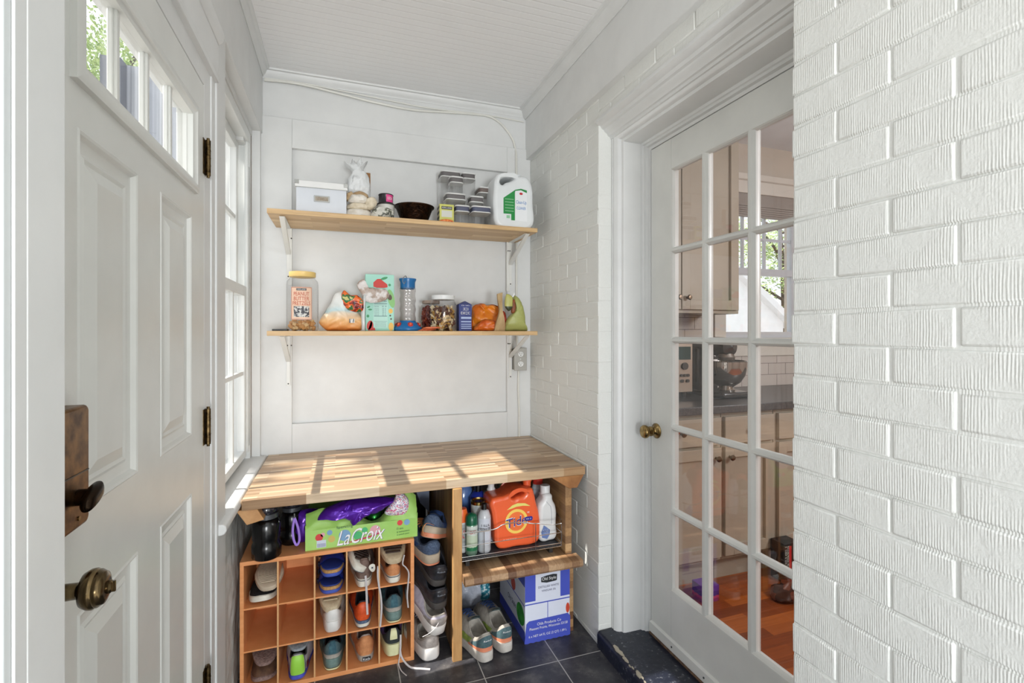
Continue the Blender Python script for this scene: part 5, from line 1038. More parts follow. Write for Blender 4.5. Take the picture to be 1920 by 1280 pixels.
# vinegar box
t = thing('vinegar_box', 'blue and white cardboard vinegar box on the floor under the plank shelf', 'box', (.845, 2.12, 0))
bm_ = mat('carton_white', (222, 226, 240), .5); bb = mat('carton_blue', (72, 86, 190), .5)
bx0, bx1, by0, by1, bh = .739, .949, 1.951, 2.30, .308
MB().box(bx0, bx1, by0, by1, .001, bh).build('carton', bm_, t, bevel=.0015)
F_ = lambda d: (lambda u, v: (bx0 + u, by0 - d, v)); S_ = lambda d: (lambda u, v: (bx0 - d, by1 - u, v))
m = MB(); f = F_(.0004); fpatch(m, f, 0, .048, .176, bh); fpatch(m, f, .165, .21, .176, bh); fpatch(m, f, 0, .21, .162, .167); fpatch(m, f, .1035, .1065, .09, .162)
s_ = S_(.0004); fpatch(m, s_, 0, by1 - by0, .0, .05); fpatch(m, s_, 0, by1 - by0, .24, .30); fpatch(m, s_, 0, by1 - by0, .155, .16); m.build('blue_print', bb, t, smooth=False, normals=False)
m = MB(); P = [(.014, .094), (.0, .083), (-.004, .004)] ; n = 16
P = [(-.004, .003)] + [(-.004 + i * .2145 / n, .003 - (.003 if i % 2 else 0)) for i in range(n + 1)] + [(.2105, .085), (.2, .097), (.018, .094), (.006, .084)]
m.add([(bx0 + a, by0 - .004, b) for a, b in P] + [(bx0 + a, by0 - .001, b) for a, b in P], [tuple(range(len(P))), tuple(range(len(P), 2 * len(P)))] + [(i, (i + 1) % len(P), len(P) + (i + 1) % len(P), len(P) + i) for i in range(len(P))]); m.build('folded_flap', bb, t, smooth=False)
m = MB(); f = F_(.0052); m.text('Olds Products Co', .112, .012, lambda u, v: f(.110 + u, .078 + v)); m.text('Pleasant Prairie, Wisconsin 53158', .178, .0125, lambda u, v: f(.108 + u, .060 + v)); m.text('6 x NET 64 FL OZ (2 QT) 1.89 L', .178, .013, lambda u, v: f(.104 + u, .028 + v)); m.build('flap_lettering', inkw, t, smooth=False, normals=False)
m = MB(); f = F_(.0008); m.add([f(*q) for q in [(.074, .252), (.10, .246), (.14, .248), (.148, .250), (.149, .276), (.13, .279), (.1, .277), (.074, .272)]], [tuple(range(8))]); m.build('logo_panel', mat('logo_black', (40, 44, 48), .5), t, smooth=False, normals=False)
f = F_(.0012); MB().text('Old Style', .066, .017, lambda u, v: f(.111 + u, .262 + v)).build('logo_lettering', inkw, t, smooth=False, normals=False)
m = MB(); m.text('DISTILLED WHITE', .096, .0088, lambda u, v: f(.109 + u, .231 + v)); m.text('VINEGAR 5%', .066, .0085, lambda u, v: f(.109 + u, .214 + v)); s_ = S_(.0012); m.text('Old Style', .11, .03, lambda u, v: s_(.18 + u, .10 + v)); m.text('NET 64', .07, .012, lambda u, v: s_(.25 + u, .27 + v)); m.build('lettering', mat('print_grey_navy', (52, 56, 96), .5), t, smooth=False, normals=False)
m = MB(); disc(m, lambda a, b: (bx0 - .0008, by0 + .055 + a, .10 + b), 0, 0, .05, .045); m.build('green_pepper_print', mat('pepper_green', (70, 170, 70), .4, c2=(40, 130, 50), ns=40), t, smooth=False, normals=False)
m = MB(); disc(m, lambda a, b: (bx0 - .0008, by0 + .15 + a, .19 + b), 0, 0, .03, .03); m.build('tomato_print', mat('tomato_red', (206, 76, 52), .4), t, smooth=False, normals=False); m = MB(); disc(m, lambda a, b: (bx0 + .2 + a * .5, by0 - .0008, .12 + b), 0, 0, .018, .022); m.build('tomato_print', mat('tomato_red', (206, 76, 52), .4), t, smooth=False, normals=False)
# plastic bags behind the shoes
pb = mat('grocery_plastic', (176, 182, 196), .3, c2=(206, 210, 220), ns=12, bs=24, bst=.7, bd=.012)
t = thing('plastic_bag', 'crumpled grey white plastic bag with teal print behind the running shoes', 'bag', (.58, 2.33, 0))
MB().puff([(.51, .001), (.505, .16), (.55, .185), (.61, .180), (.66, .15), (.672, .09), (.655, .001)], 2.33, .09, amp=.012, fr=16, sub=6, K=14, crz=.022).build('bag', pb, t, ang=80)
MB().puff([(.628, .05), (.625, .12), (.65, .145), (.672, .12), (.668, .06)], 2.25, .016, amp=.005).build('printed_patch', blotch('teal_print', [(0, (40, 120, 140)), (.5, (90, 170, 186)), (.58, (220, 230, 232))], 70, .4), t, ang=80)
m = MB(); m.puff([(.70, .17), (.69, .24), (.71, .30), (.722, .24), (.716, .18)], 2.36, .035, amp=.006); tag(m.build('plastic_bag', pb, ang=80), 'small grey plastic bag corner hanging behind the vinegar box', 'bag')
# =====================================================================
# THINGS ON THE TWO WALL SHELVES
# =====================================================================
ZA, ZB = 1.859, 1.3345
# white bin
t = thing('storage_box', 'white lidded fabric storage box with metal corners and label holder, left end of upper shelf', 'box', (-.083, 2.45, ZA))
wbx = mat('white_box_board', (214, 218, 224), .6, bs=300, bst=.1); mc = mat('corner_metal', (168, 168, 164), .35, .8)
MB().box(-.188, .022, 2.352, 2.56, ZA, 1.975).build('box', wbx, t, bevel=.002)
ld = MB().box(-.193, .027, 2.347, 2.565, 1.972, 2.0).build('lid', mat('white_lid', (232, 232, 230), .5), t, bevel=.002)
MB().box(-.1925, .0265, 2.3475, 2.35, 1.9705, 1.9735).build('lid_shadow_edge', mc, ld, smooth=False)
for x in (-.193, .012):
    MB().box(x - .001, x + .016, 2.345, 2.362, 1.984, 2.0015).build('metal_corner', mc, ld, bevel=.001)
h = MB(); h.box(-.115, -.05, 2.3485, 2.3515, 1.911, 1.938); h = h.build('label_holder', mc, t, bevel=.001); MB().box(-.109, -.056, 2.3475, 2.3488, 1.916, 1.933).build('label_card', mat('kraft_card', (168, 158, 144), .7, c2=(146, 134, 118), ns=120), h, smooth=False)
# tall white plastic bag with rolls of filters
t = thing('plastic_bag', 'knotted white plastic bag standing on the cream paper rolls on the upper shelf', 'bag', (.08, 2.47, 1.97))
MB().puff([(.036, 1.975), (.030, 2.06), (.050, 2.095), (.010, 2.140), (.040, 2.128), (.052, 2.158), (.068, 2.140), (.088, 2.168), (.096, 2.145), (.120, 2.155), (.100, 2.112), (.127, 2.07), (.13, 1.975)], 2.47, .040, amp=.012, fr=26, sub=6, K=12, crz=.012).build('bag', mat('thin_white_film', (226, 228, 228), .35, bs=40, bst=.6, bd=.008), t, ang=80)
t = thing('paper_rolls', 'cream twisted rolls of packaged ribbon-like wraps beside the white storage box', 'packet', (.09, 2.42, ZA))
rc = [mat('cream_wrap', (226, 214, 192), .6, c2=(206, 192, 166), ns=40), mat('tan_wrap', (196, 168, 130), .6, c2=(172, 142, 104), ns=40), mat('off_white_wrap', (236, 231, 222), .6, c2=(214, 206, 192), ns=30)]
for i, (out_, yy, T_, k, sd_) in enumerate([([(.025, ZA), (.024, 1.895), (.07, 1.905), (.125, 1.898), (.135, 1.88), (.12, ZA)], 2.40, .035, 2, 1), ([(.024, 1.90), (.030, 1.925), (.08, 1.935), (.13, 1.925), (.128, 1.905), (.07, 1.898)], 2.405, .032, 0, 2),
        ([(.030, 1.932), (.040, 1.965), (.085, 1.972), (.115, 1.958), (.112, 1.932), (.07, 1.925)], 2.395, .03, 2, 3), ([(.105, 1.915), (.112, 1.955), (.145, 1.965), (.160, 1.94), (.148, 1.91), (.125, 1.90)], 2.39, .024, 0, 4), ([(.020, 1.94), (.024, 1.972), (.045, 1.985), (.06, 1.965), (.045, 1.942)], 2.405, .026, 1, 5),
        ([(.05, 1.963), (.052, 1.985), (.085, 1.995), (.118, 1.984), (.12, 1.962)], 2.43, .03, 1, 7)]):
    MB().puff(out_, yy, T_, amp=.004, fr=34, seed=sd_ * 3, K=10, sub=5, crz=.010).build('wrap', rc[k], t, ang=80)
t = thing('crumpled_packet', 'crumpled grey and white snack packet lying right of the cream rolls', 'packet', (.18, 2.38, ZA))
MB().puff([(.13, ZA), (.135, 1.90), (.16, 1.916), (.21, 1.918), (.236, 1.90), (.232, ZA), (.18, ZA)], 2.385, .03, amp=.007, fr=34, sub=6, K=12, crz=.012).build('wrapper', blotch('camo_print', [(0, (206, 204, 194)), (.48, (120, 122, 108)), (.55, (70, 70, 62)), (.62, (190, 188, 176))], 26, .5), t, ang=80)
t = thing('white_tub', 'white plastic tub with a dark flat lid behind the crumpled packet', 'tub', (.21, 2.45, ZA))
MB().lathe([(0, 0), (.036, 0), (.042, .083), (0, .083)], 24, c=(.205, 2.45, ZA), cap=False).build('tub', mat('tub_white', (224, 222, 214), .5), t)
MB().lathe([(0, .083), (.045, .083), (.045, .089), (0, .09)], 24, c=(.205, 2.45, ZA), cap=False).build('lid', mat('dark_lid', (60, 56, 54), .4), t)
t = thing('tin_can', 'short tin with a pink and black label standing on the white tub', 'can', (.205, 2.45, ZA + .0905))
MB().lathe([(0, 0), (.034, 0), (.036, .003), (.034, .006), (.034, .04), (.036, .043), (.034, .046), (0, .044)], 28, c=(.205, 2.45, ZA + .0905), cap=False).build('can', mat('can_black', (40, 38, 42), .3), t, ang=50)
label_patch(MB(), .205, 2.45, .0346, ZA + .096, ZA + .132, .038, a0=-math.pi / 2 + .5).build('label', mat('hot_pink', (226, 70, 140), .4), t, normals=False)
MB().text('USDA', .026, .014, wrap(.205, 2.45, .0353, ZA + .114, -math.pi / 2 + .5)).build('lettering', inkw, t, smooth=False, normals=False)
tag(MB().box(.118, .138, 2.56, 2.575, ZA, 2.128).build('cardboard_piece', mat('brown_card', (150, 104, 58), .7), bevel=.001), 'narrow brown cardboard strip standing behind the knotted white bag', 'cardboard')
# dark hammered bowl
tag(MB().lathe([(0, .002), (.058, 0), (.062, .004), (.088, .072), (.096, .078), (.097, .083), (.092, .084), (.084, .072), (.058, .01), (0, .008)], 40, c=(.338, 2.425, ZA), cap=False).build('bowl', mat('hammered_dark_copper', (62, 40, 26), .25, .9, c2=(28, 20, 16), ns=60, bs=120, bst=1, bd=.004)), 'dark hammered copper bowl in the middle of the upper shelf', 'bowl')
# yellow green box
t = thing('tea_box', 'yellow green packet box with a black band right of the copper bowl', 'box', (.49, 2.40, ZA))
MB().box(.452, .524, 2.37, 2.43, ZA, 1.955).build('box', mat('chartreuse_card', (206, 206, 110), .5), t, bevel=.0015)
MB().box(.4515, .452, 2.372, 2.428, ZA + .001, 1.954).build('striped_side', zoned('black_white_stripes', [(i / 8, (20, 18, 20) if i % 2 == 0 else (210, 200, 170)) for i in range(8)], 2, .1, 0), t, smooth=False)
m = MB(); m.box(.462, .514, 2.369, 2.3702, 1.930, 1.944); m.build('black_band', ink, t, smooth=False); MB().text('KIRKLAND', .046, .008, lambda u, v: (.488 + u, 2.3685, 1.937 + v)).build('lettering', inkw, t, smooth=False, normals=False)
m = MB(); m.box(.462, .514, 2.3693, 2.3701, 1.892, 1.924); m.build('white_panel', mat('panel_grey_white', (214, 216, 206), .5), t, smooth=False)
m = MB(); m.puff([(.448, ZA), (.452, 1.871), (.48, 1.877), (.512, 1.874), (.516, ZA)], 2.35, .014, amp=.003); tag(m.build('candy_wrapper', blotch('orange_wrapper', [(0, (226, 116, 50)), (.5, (240, 150, 80)), (.6, (196, 70, 40))], 60, .3), ang=80), 'small orange wrapper lying in front of the yellow green box', 'wrapper')
# clear square containers
cg = glass('container_plastic', (.93, .93, .93), 1.2); gk = mat('lid_gasket', (104, 100, 100), .5); lw_ = mat('container_lid_white', (226, 226, 224), .4)
def container(label, x0, x1, y0, y1, z0, z1, gl=gk, fill=None):
    t = thing('food_container', label, 'container', ((x0 + x1) / 2, (y0 + y1) / 2, z0), 'clear square food containers on the upper shelf')
    def rr(a, b, c, d, r_):
        P = []
        for cx_, cy_, a0 in ((b - r_, d - r_, 0), (a + r_, d - r_, 90), (a + r_, c + r_, 180), (b - r_, c + r_, 270)):
            for q in range(5): an_ = R(a0 + q * 22.5); P.append((cx_ + r_ * math.cos(an_), cy_ + r_ * math.sin(an_)))
        return P
    r_ = min(.016, (x1 - x0) * .22); lh = .028
    m = MB(); A = rr(x0 + .004, x1 - .004, y0 + .004, y1 - .004, r_); B = rr(x0 + .0015, x1 - .0015, y0 + .0015, y1 - .0015, r_); n = len(A)
    m.add([(p[0], p[1], z0 + .0005) for p in A] + [(p[0], p[1], z1 - lh) for p in B], [tuple(range(n))] + [(i, (i + 1) % n, n + (i + 1) % n, n + i) for i in range(n)]); m.build('tub', cg, t, ang=60)
    MB().prism(rr(x0 + .003, x1 - .003, y0 + .003, y1 - .003, r_), 'z', z1 - lh, z1 - .007).build('gasket', gl, t, bevel=.001)
    MB().prism(rr(x0, x1, y0, y1, r_ * 1.1), 'z', z1 - .0068, z1).build('lid', lw_, t, bevel=.002)
    MB().prism(rr(x0, x1, y0, y1, r_ * 1.1), 'z', z1 - lh - .005, z1 - lh).build('lid_rim', lw_, t, bevel=.0015)
    if fill: MB().prism(rr(x0 + .007, x1 - .007, y0 + .007, y1 - .007, r_), 'z', z0 + .003, fill).build('contents', mat('brown_sugar_fill', (150, 118, 92), .9, c2=(120, 90, 70), ns=60), t)
    return t
gb_ = mat('blue_grey_gasket', (84, 88, 110), .5)
container('clear square container at the stack bottom, left one of the front pair', .530, .605, 2.36, 2.43, ZA, 1.956, gb_)
container('clear square container at the stack bottom, right one of the front pair', .612, .712, 2.35, 2.45, ZA, 1.957, gb_)
container('clear container standing on the front left one, behind the yellow green box', .488, .590, 2.38, 2.48, 1.9575, 2.018)
container('small clear tall container on top of the second layer', .512, .582, 2.40, 2.47, 2.019, 2.108)
container('big clear tall container at the back left of the stack', .485, .592, 2.50, 2.61, ZA, 2.166)
container('tall narrow clear container at the back beside the biggest one', .597, .672, 2.50, 2.58, ZA, 2.166)
container('low clear container on the front right one', .611, .685, 2.39, 2.47, 1.958, 2.016)
container('clear container with dark lid edge between the stack and the white jug', .676, .750, 2.46, 2.58, ZA, 2.088, mat('brown_gasket', (112, 98, 92), .5))
# big white cleaner jug
t = thing('cleaner_jug', 'big white cleaner jug with green and white label, right end of upper shelf', 'jug', (.83, 2.42, ZA))
jo = [(.728, ZA), (.722, 1.951), (.725, 2.05), (.731, 2.10), (.745, 2.124), (.778, 2.133), (.819, 2.133), (.85, 2.128), (.893, 2.128), (.918, 2.109), (.932, 2.075), (.936, 2.0), (.937, ZA)]
jh = [(.757, 2.090), (.770, 2.108), (.802, 2.114), (.830, 2.112), (.815, 2.098), (.786, 2.086), (.768, 2.074)]
jm = mat('jug_white', (228, 231, 232), .35)
jug('b', '', [(.745, ZA + .0005)] + jo[1:-1] + [(.92, ZA + .0005)], jh, 2.345, 2.50, jm, bev=.02).build('body', jm, t, ang=60)
MB().lathe([(0, 0), (.018, 0), (.018, .012), (.021, .013), (.021, .024), (0, .026)], 20, c=(.874, 2.42, 2.125), cap=False, lobes=12, la=.02).build('cap', jm, t)
m = MB(); P = [(.772, 1.927), (.772, 2.006), (.835, 2.052), (.866, 2.06), (.898, 2.054), (.898, 2.038), (.833, 2.04), (.833, 1.896), (.813, 1.896), (.813, 1.927)]; m.add([(x, 2.3442, z) for x, z in P], [tuple(range(len(P)))]); m.build('green_label', mat('label_green', (34, 140, 66), .4), t, smooth=False, normals=False)
m = MB(); P = [(.834, 2.046), (.866, 2.052), (.898, 2.040), (.899, 1.893), (.835, 1.897)]; m.add([(x, 2.3436, z) for x, z in P], [tuple(range(len(P)))]); m.build('white_label', mat('label_white', (236, 238, 240), .4), t, smooth=False, normals=False)
m = MB(); m.text('Clean-Up', .056, .022, lambda u, v: (.867 + u, 2.343, 1.988 + v)); m.text('CLEANER', .05, .014, lambda u, v: (.867 + u, 2.343, 1.960 + v)); m.build('lettering', mat('label_blue', (44, 120, 190), .4), t, smooth=False, normals=False)
m = MB(); disc(m, lambda a, b: (.866 + a, 2.343, 2.034 + b), 0, 0, .009, .006); m.build('red_emblem', redink, t, smooth=False, normals=False)
m = MB(); [m.box(.78, .826, 2.3436, 2.344, z, z + .003) for z in (2.0, 1.985, 1.97, 1.955, 1.94)]; m.box(.788, .806, 2.3436, 2.344, 1.905, 1.92); m.build('small_print', mat('print_pale_green', (150, 200, 160), .4), t, smooth=False)

# ---- lower shelf ----
def jar(label, x, y, r_, h, lidr, lidh, lidm, neck=.8, z=ZB, gm=None):
    t = thing('jar', label, 'jar', (x, y, z))
    MB().lathe([(0, .001), (r_ * .93, .001), (r_, .008), (r_, h * .80), (r_ * .97, h * .86), (r_ * neck, h * .91), (r_ * neck, h * .95)], 36, c=(x, y, z), cap=False).build('glass', gm or cg, t, ang=60)
    MB().lathe([(0, h * .935), (lidr * .95, h * .935), (lidr, h * .945), (lidr, h * .945 + lidh), (lidr * .93, h * .95 + lidh), (0, h * .955 + lidh)], 36, c=(x, y, z), cap=False).build('lid', lidm, t, ang=50)
    return t
def bits(par, x, y, r_, z0, z1, n, size, mats, seed, nm='piece'):
    """loose heap inside a jar, as one uncountable filling per colour"""
    rnd = random.Random(seed)
    for k, mm in enumerate(mats):
        m = MB()
        for i in range(n):
            a = rnd.random() * 6.283; d = r_ * rnd.random() ** .5; zz = rnd.uniform(z0, z1); Mx = Matrix.Translation((x + d * math.cos(a), y + d * math.sin(a), zz)) @ Euler((rnd.random() * 6, rnd.random() * 6, rnd.random() * 6)).to_matrix().to_4x4()
            sx, sy, sz = size; s_ = rnd.uniform(.7, 1.2); m.box(-sx * s_, sx * s_, -sy * s_, sy * s_, -sz * s_, sz * s_, M=Mx)
        m.build(nm, mm, par, kind='stuff', bevel=min(size) * .5)
t = jar('clear pretzel jar with yellow lid and peach label, left end of lower shelf', -.168, 2.435, .068, .262, .057, .020, mat('yellow_lid', (240, 206, 128), .4), .8)
bits(t, -.168, 2.435, .050, ZB + .010, ZB + .042, 60, (.010, .008, .007), [mat('pretzel_tan', (204, 150, 92), .6), mat('pretzel_pale', (222, 186, 136), .6)], 2, 'pretzels')
lf_ = wrap(-.168, 2.435, .0688, ZB + .12); m = MB(); label_patch(m, -.168, 2.435, .0685, ZB + .050, ZB + .196, .092); m.build('label', mat('peach_label', (236, 200, 174), .5), t, normals=False)
m = MB(); q = wrap(-.168, 2.435, .0692, ZB + .12)
for a, b, c, d in ((-.045, .045, .073, .0745), (-.045, .045, -.0685, -.067), (-.045, -.0437, -.0685, .0745), (.0437, .045, -.0685, .0745)): m.grid(lambda u, v: q(a + (b - a) * u, c + (d - c) * v), 8, 2)
m.build('label_border', mat('border_red', (170, 70, 60), .5), t, normals=False)
m = MB(); m.text('PEANUT', .066, .017, lambda u, v: q(u, v + .045)); m.text('BUTTER', .066, .017, lambda u, v: q(u, v + .024)); m.text('PRETZELS', .076, .017, lambda u, v: q(u, v + .003)); m.build('lettering', mat('letter_red', (196, 84, 56), .5), t, smooth=False, normals=False)
m = MB(); m.grid(lambda u, v: q(-.021 + .042 * u, .060 + .010 * v), 6, 2); m.build('black_band', ink, t, normals=False)
q2 = wrap(-.168, 2.435, .0698, ZB + .12); MB().text('KIRKLAND', .036, .006, lambda u, v: q2(u, v + .065)).build('band_lettering', inkw, t, smooth=False, normals=False)
m = MB(); m.grid(lambda u, v: q(-.033 + .066 * u, -.058 + .048 * v), 10, 2); m.build('label_picture', blotch('engraving_print', [(0, (60, 60, 66)), (.45, (120, 120, 124)), (.52, (214, 212, 206))], 90, .5), t, normals=False)
tag(MB().box(-.283, -.222, 2.34, 2.40, ZB + .0003, ZB + .008).build('black_phone', black, bevel=.002), 'flat black gadget lying at the left end of the lower shelf', 'gadget')
t = thing('chip_bag', 'half empty orange and white snack bag clipped shut, beside the pretzel jar', 'bag', (0, 2.42, ZB))
MB().puff([(-.098, 1.374), (-.068, 1.426), (-.050, 1.456), (-.027, 1.508), (.003, 1.521), (.027, 1.498), (.040, 1.46), (.075, 1.425), (.097, 1.39), (.100, 1.355), (.080, ZB), (-.012, ZB), (-.063, ZB)], 2.42, .045, amp=.006, fr=18, sub=6, K=14, crz=.012).build('bag', zoned('chip_print', [(0, (206, 104, 34)), (.12, (228, 144, 68)), (.34, (238, 190, 132)), (.5, (226, 206, 180)), (.56, (190, 214, 216)), (.68, (222, 226, 222)), (.9, (232, 232, 228))], 2, .19, 0, 14, .16, interp='LINEAR', coat=.05), t, ang=80)
MB().puff([(.008, 1.455), (.0, 1.50), (.012, 1.522), (.04, 1.50), (.07, 1.502), (.098, 1.47), (.098, 1.428), (.06, 1.422), (.03, 1.432)], 2.385, .020, amp=.006, crz=.008, K=12, sub=6).build('folded_top', blotch('salad_print', [(0, (60, 26, 22)), (.38, (150, 40, 24)), (.47, (236, 110, 40)), (.53, (56, 110, 60)), (.62, (206, 200, 130))], 22, .3), t, ang=80)
m = MB(); m.box(.035, .058, 2.3715, 2.3725, 1.372, 1.390, M=None); m.build('barcode_label', blotch('barcode_print', [(0, (40, 40, 50)), (.5, (220, 216, 206))], 200, .4, stretch=(1, 1, .05)), t, smooth=False)
# mint box
t = thing('snack_carton', 'mint green snack carton with nutrition table and strawberry print', 'box', (.17, 2.44, ZB))
MB().box(.108, .240, 2.415, 2.475, ZB, 1.604).build('carton', mat('mint_card', (164, 218, 200), .5), t, bevel=.0015)
pf_ = lambda d: (lambda u, v: (.174 + u, 2.415 - d, 1.47 + v))
def shape(nm, mm, L_, d=.0006):
    m = MB(); [m.add([pf_(d)(*p) for p in P], [tuple(range(len(P)))]) for P in L_]; m.build(nm, mm, t, smooth=False, normals=False)
def ell(cu, cv, a, b, rot=0, n=18): c, s_ = math.cos(R(rot)), math.sin(R(rot)); return [(cu + a * math.cos(q * 2 * math.pi / n) * c - b * math.sin(q * 2 * math.pi / n) * s_, cv + a * math.cos(q * 2 * math.pi / n) * s_ + b * math.sin(q * 2 * math.pi / n) * c) for q in range(n)]
shape('strawberry_print', mat('berry_red', (206, 52, 40), .5), [[(-.03, .075), (-.03, .095), (-.012, .112), (.002, .113), (.018, .10), (.034, .088), (.036, .074), (.02, .07), (-.015, .07)], ell(-.048, -.108, .012, .022, -14), [(-.055, -.133), (-.02, -.133), (-.033, -.095), (-.040, -.085)]])
shape('leaf_print', mat('leaf_green', (60, 150, 96), .5), [ell(.02, .116, .017, .006, 20), ell(.045, .085, .006, .006), ell(-.052, -.022, .008, .004, 30), ell(-.045, -.034, .009, .004), ell(-.055, -.065, .006, .007)])
shape('avocado_print', mat('avocado_green', (140, 196, 120), .5), [ell(.052, .020, .016, .045, 12)]); shape('avocado_pit', mat('pit_brown', (90, 66, 52), .5), [ell(.046, .026, .010, .014, 12), ell(.048, -.062, .004, .004), ell(.052, -.078, .004, .004)], .0010)
shape('mango_print', mat('mango_yellow', (240, 190, 90), .5), [ell(.052, -.115, .012, .020), ell(.05, -.04, .010, .012)])
shape('nutrition_panel', mat('panel_mint', (186, 226, 214), .5), [[(-.03, -.12), (.036, -.12), (.036, .016), (-.03, .016)]], .0010)
m = MB(); g = pf_(.0016); m.text('Nutrition Facts', .056, .009, lambda u, v: g(u + .003, v + .008))
for z_, h_ in ((-.006, .0025), (-.012, .0008), (-.066, .0022), (-.09, .001)): m.add([g(-.027, z_), g(.033, z_), g(.033, z_ + h_), (g(-.027, z_ + h_))], [(0, 1, 2, 3)])
m.text('Calories', .022, .006, lambda u, v: g(u - .016, v - .018)); m.text('40  40', .022, .006, lambda u, v: g(u + .02, v - .018))
for k in range(7): m.text('Total fat 2g', .022, .0035, (lambda kk: lambda u, v: g(u - .016, v - .028 - kk * .0055))(k)); m.text('0% 1%', .018, .0035, (lambda kk: lambda u, v: g(u + .02, v - .028 - kk * .0055))(k))
for k in range(5): m.text('Vitamin D 0mcg', .05, .003, (lambda kk: lambda u, v: g(u + .002, v - .095 - kk * .005))(k))
m.build('nutrition_lettering', mat('print_teal', (44, 92, 100), .5), t, smooth=False, normals=False)
t = thing('open_pouch', 'torn open white and taupe pouch draped in front of the mint carton', 'pouch', (.14, 2.37, ZB))
MB().puff([(.068, 1.548), (.078, 1.566), (.10, 1.578), (.110, 1.556), (.118, 1.538), (.15, 1.536), (.20, 1.532), (.216, 1.508), (.202, 1.482), (.17, 1.470), (.13, 1.466), (.104, 1.476), (.094, 1.50), (.08, 1.522)], 2.392, .009, amp=.004, fr=40, sub=6, K=12, crz=.008).build('pouch', mat('pouch_white', (220, 214, 210), .4, c2=(172, 152, 138), ns=18, lo=.45, hi=.55), t, ang=80)
MB().puff([(.090, ZB), (.088, 1.42), (.098, 1.50), (.108, 1.50), (.105, 1.42), (.104, ZB)], 2.39, .012, amp=.003).build('pouch_side', mat('pouch_clear_grey', (206, 208, 206), .3), t, ang=80)
# hummingbird feeder
t = thing('hummingbird_feeder', 'clear hummingbird feeder with blue cap and blue base with red flower ports', 'bird feeder', (.308, 2.44, ZB))
fbl = mat('feeder_blue', (30, 108, 168), .3)
m = MB()
m.lathe([(.036 * (1 + .05 * math.sin(k * 1.1)), .048 + k * .0082) for k in range(21)], 40, c=(.308, 2.44, ZB), lobes=6, la=.05, cap=False); m.build('glass_tube', glass('feeder_glass', (.86, .84, .83), 2.2, .05), t)
MB().lathe([(0, .0), (.066, 0), (.070, .006), (.068, .016), (.052, .034), (.040, .044), (.038, .05), (0, .05)], 40, c=(.308, 2.44, ZB), cap=False).build('base', fbl, t, ang=50)
MB().lathe([(.034, .206), (.036, .212), (.036, .238), (.042, .252), (.041, .256), (.034, .244), (0, .244)], 36, c=(.308, 2.44, ZB), cap=False).build('cap', fbl, t, ang=50)
for k in range(6):
    a = -math.pi / 2 + .1 + k * math.pi / 3; cx_, cy_ = .308 + .055 * math.cos(a), 2.44 + .055 * math.sin(a); Mx = Matrix.Translation((cx_, cy_, ZB + .030)) @ Matrix.Rotation(a, 4, 'Z') @ Matrix.Rotation(R(55), 4, 'Y')
    f = MB().lathe([(0, 0), (.012, 0), (.013, .003), (.009, .005), (0, .005)], 18, M=Mx, cap=False, lobes=6, la=.1).build('flower_port', mat('port_red', (190, 50, 44), .4), t); MB().lathe([(0, .005), (.006, .005), (.005, .009), (0, .009)], 12, M=Mx, cap=False).build('port_centre', mat('port_orange', (236, 110, 74), .4), f)
MB().tube(spline([(.308, 2.44, 1.58), (.300, 2.42, 1.595), (.292, 2.40, 1.60), (.282, 2.395, 1.59), (.278, 2.394, 1.572), (.286, 2.394, 1.562), (.292, 2.395, 1.575)]), .0015, 6).build('wire_hanger', mat('thin_wire', (150, 150, 150), .3, 1), t)
# candy jar and second jar
t = jar('clear candy jar with a wide white lid full of gold wrapped sweets', .480, 2.42, .064, .165, .057, .020, white, .87)
cm_ = [mat('candy_gold', (206, 160, 84), .35, .3), mat('candy_cream', (226, 206, 170), .4), mat('candy_brown', (96, 54, 34), .4)]
bits(t, .480, 2.42, .054, ZB + .010, ZB + .115, 95, (.014, .008, .0035), cm_, 7, 'sweets')
for a0, w_, h_, z_, s_, rr_ in ((.14, .042, .030, .062, 'HARIBO', 12), (-.62, .026, .024, .082, 'HARIBO', -24)):
    fn_ = wrap(.480, 2.42, .0600, ZB + z_, -math.pi / 2 + a0); c_, sn_ = math.cos(R(rr_)), math.sin(R(rr_)); m = MB(); m.grid(lambda u, v: fn_((u - .5) * w_ * c_ - (v - .5) * h_ * sn_, (u - .5) * w_ * sn_ + (v - .5) * h_ * c_), 6, 3); pk = m.build('sweet_packet', mat('packet_cream', (222, 190, 140), .4), t, normals=False)
    f2 = wrap(.480, 2.42, .0612, ZB + z_, -math.pi / 2 + a0); MB().text(s_, w_ * .85, h_ * .3, lambda u, v: f2(u * c_ - v * sn_, u * sn_ + v * c_)).build('lettering', ink, pk, smooth=False, normals=False)
t = jar('jar of reddish brown sweets half hidden behind the white lidded candy jar', .438, 2.53, .052, .15, .045, .014, mat('grey_brown_lid', (170, 150, 136), .4), .85)
bits(t, .438, 2.53, .044, ZB + .008, ZB + .12, 90, (.012, .008, .005), [mat('candy_maroon', (110, 40, 34), .4), mat('candy_rust', (150, 66, 40), .4)], 8, 'sweets')
for k, (x0, y0_, rz, lab) in enumerate(((.385, 2.35, 12, 'orange dried fruit strip packet on the shelf edge left of the candy jar'), (.405, 2.335, -6, 'second orange snack strip lying under the first in front of the candy jar'))):
    m = MB(); m.puff([(-.045, -.003), (-.02, .004 + k * .001), (.03, .006), (.05, .001), (.02, -.004), (-.02, -.004)], 0, .012, amp=.002); c_, s_ = math.cos(R(rz)), math.sin(R(rz)); m.v = [(x0 + p[0] * c_ - p[1] * s_, y0_ + p[0] * s_ + p[1] * c_, ZB + .0045 + k * .0095 + p[2]) for p in m.v]
    tag(m.build('snack_strip', mat('strip_orange', (232, 130, 84), .5, c2=(206, 100, 56), ns=50), ang=80), lab, 'snack')
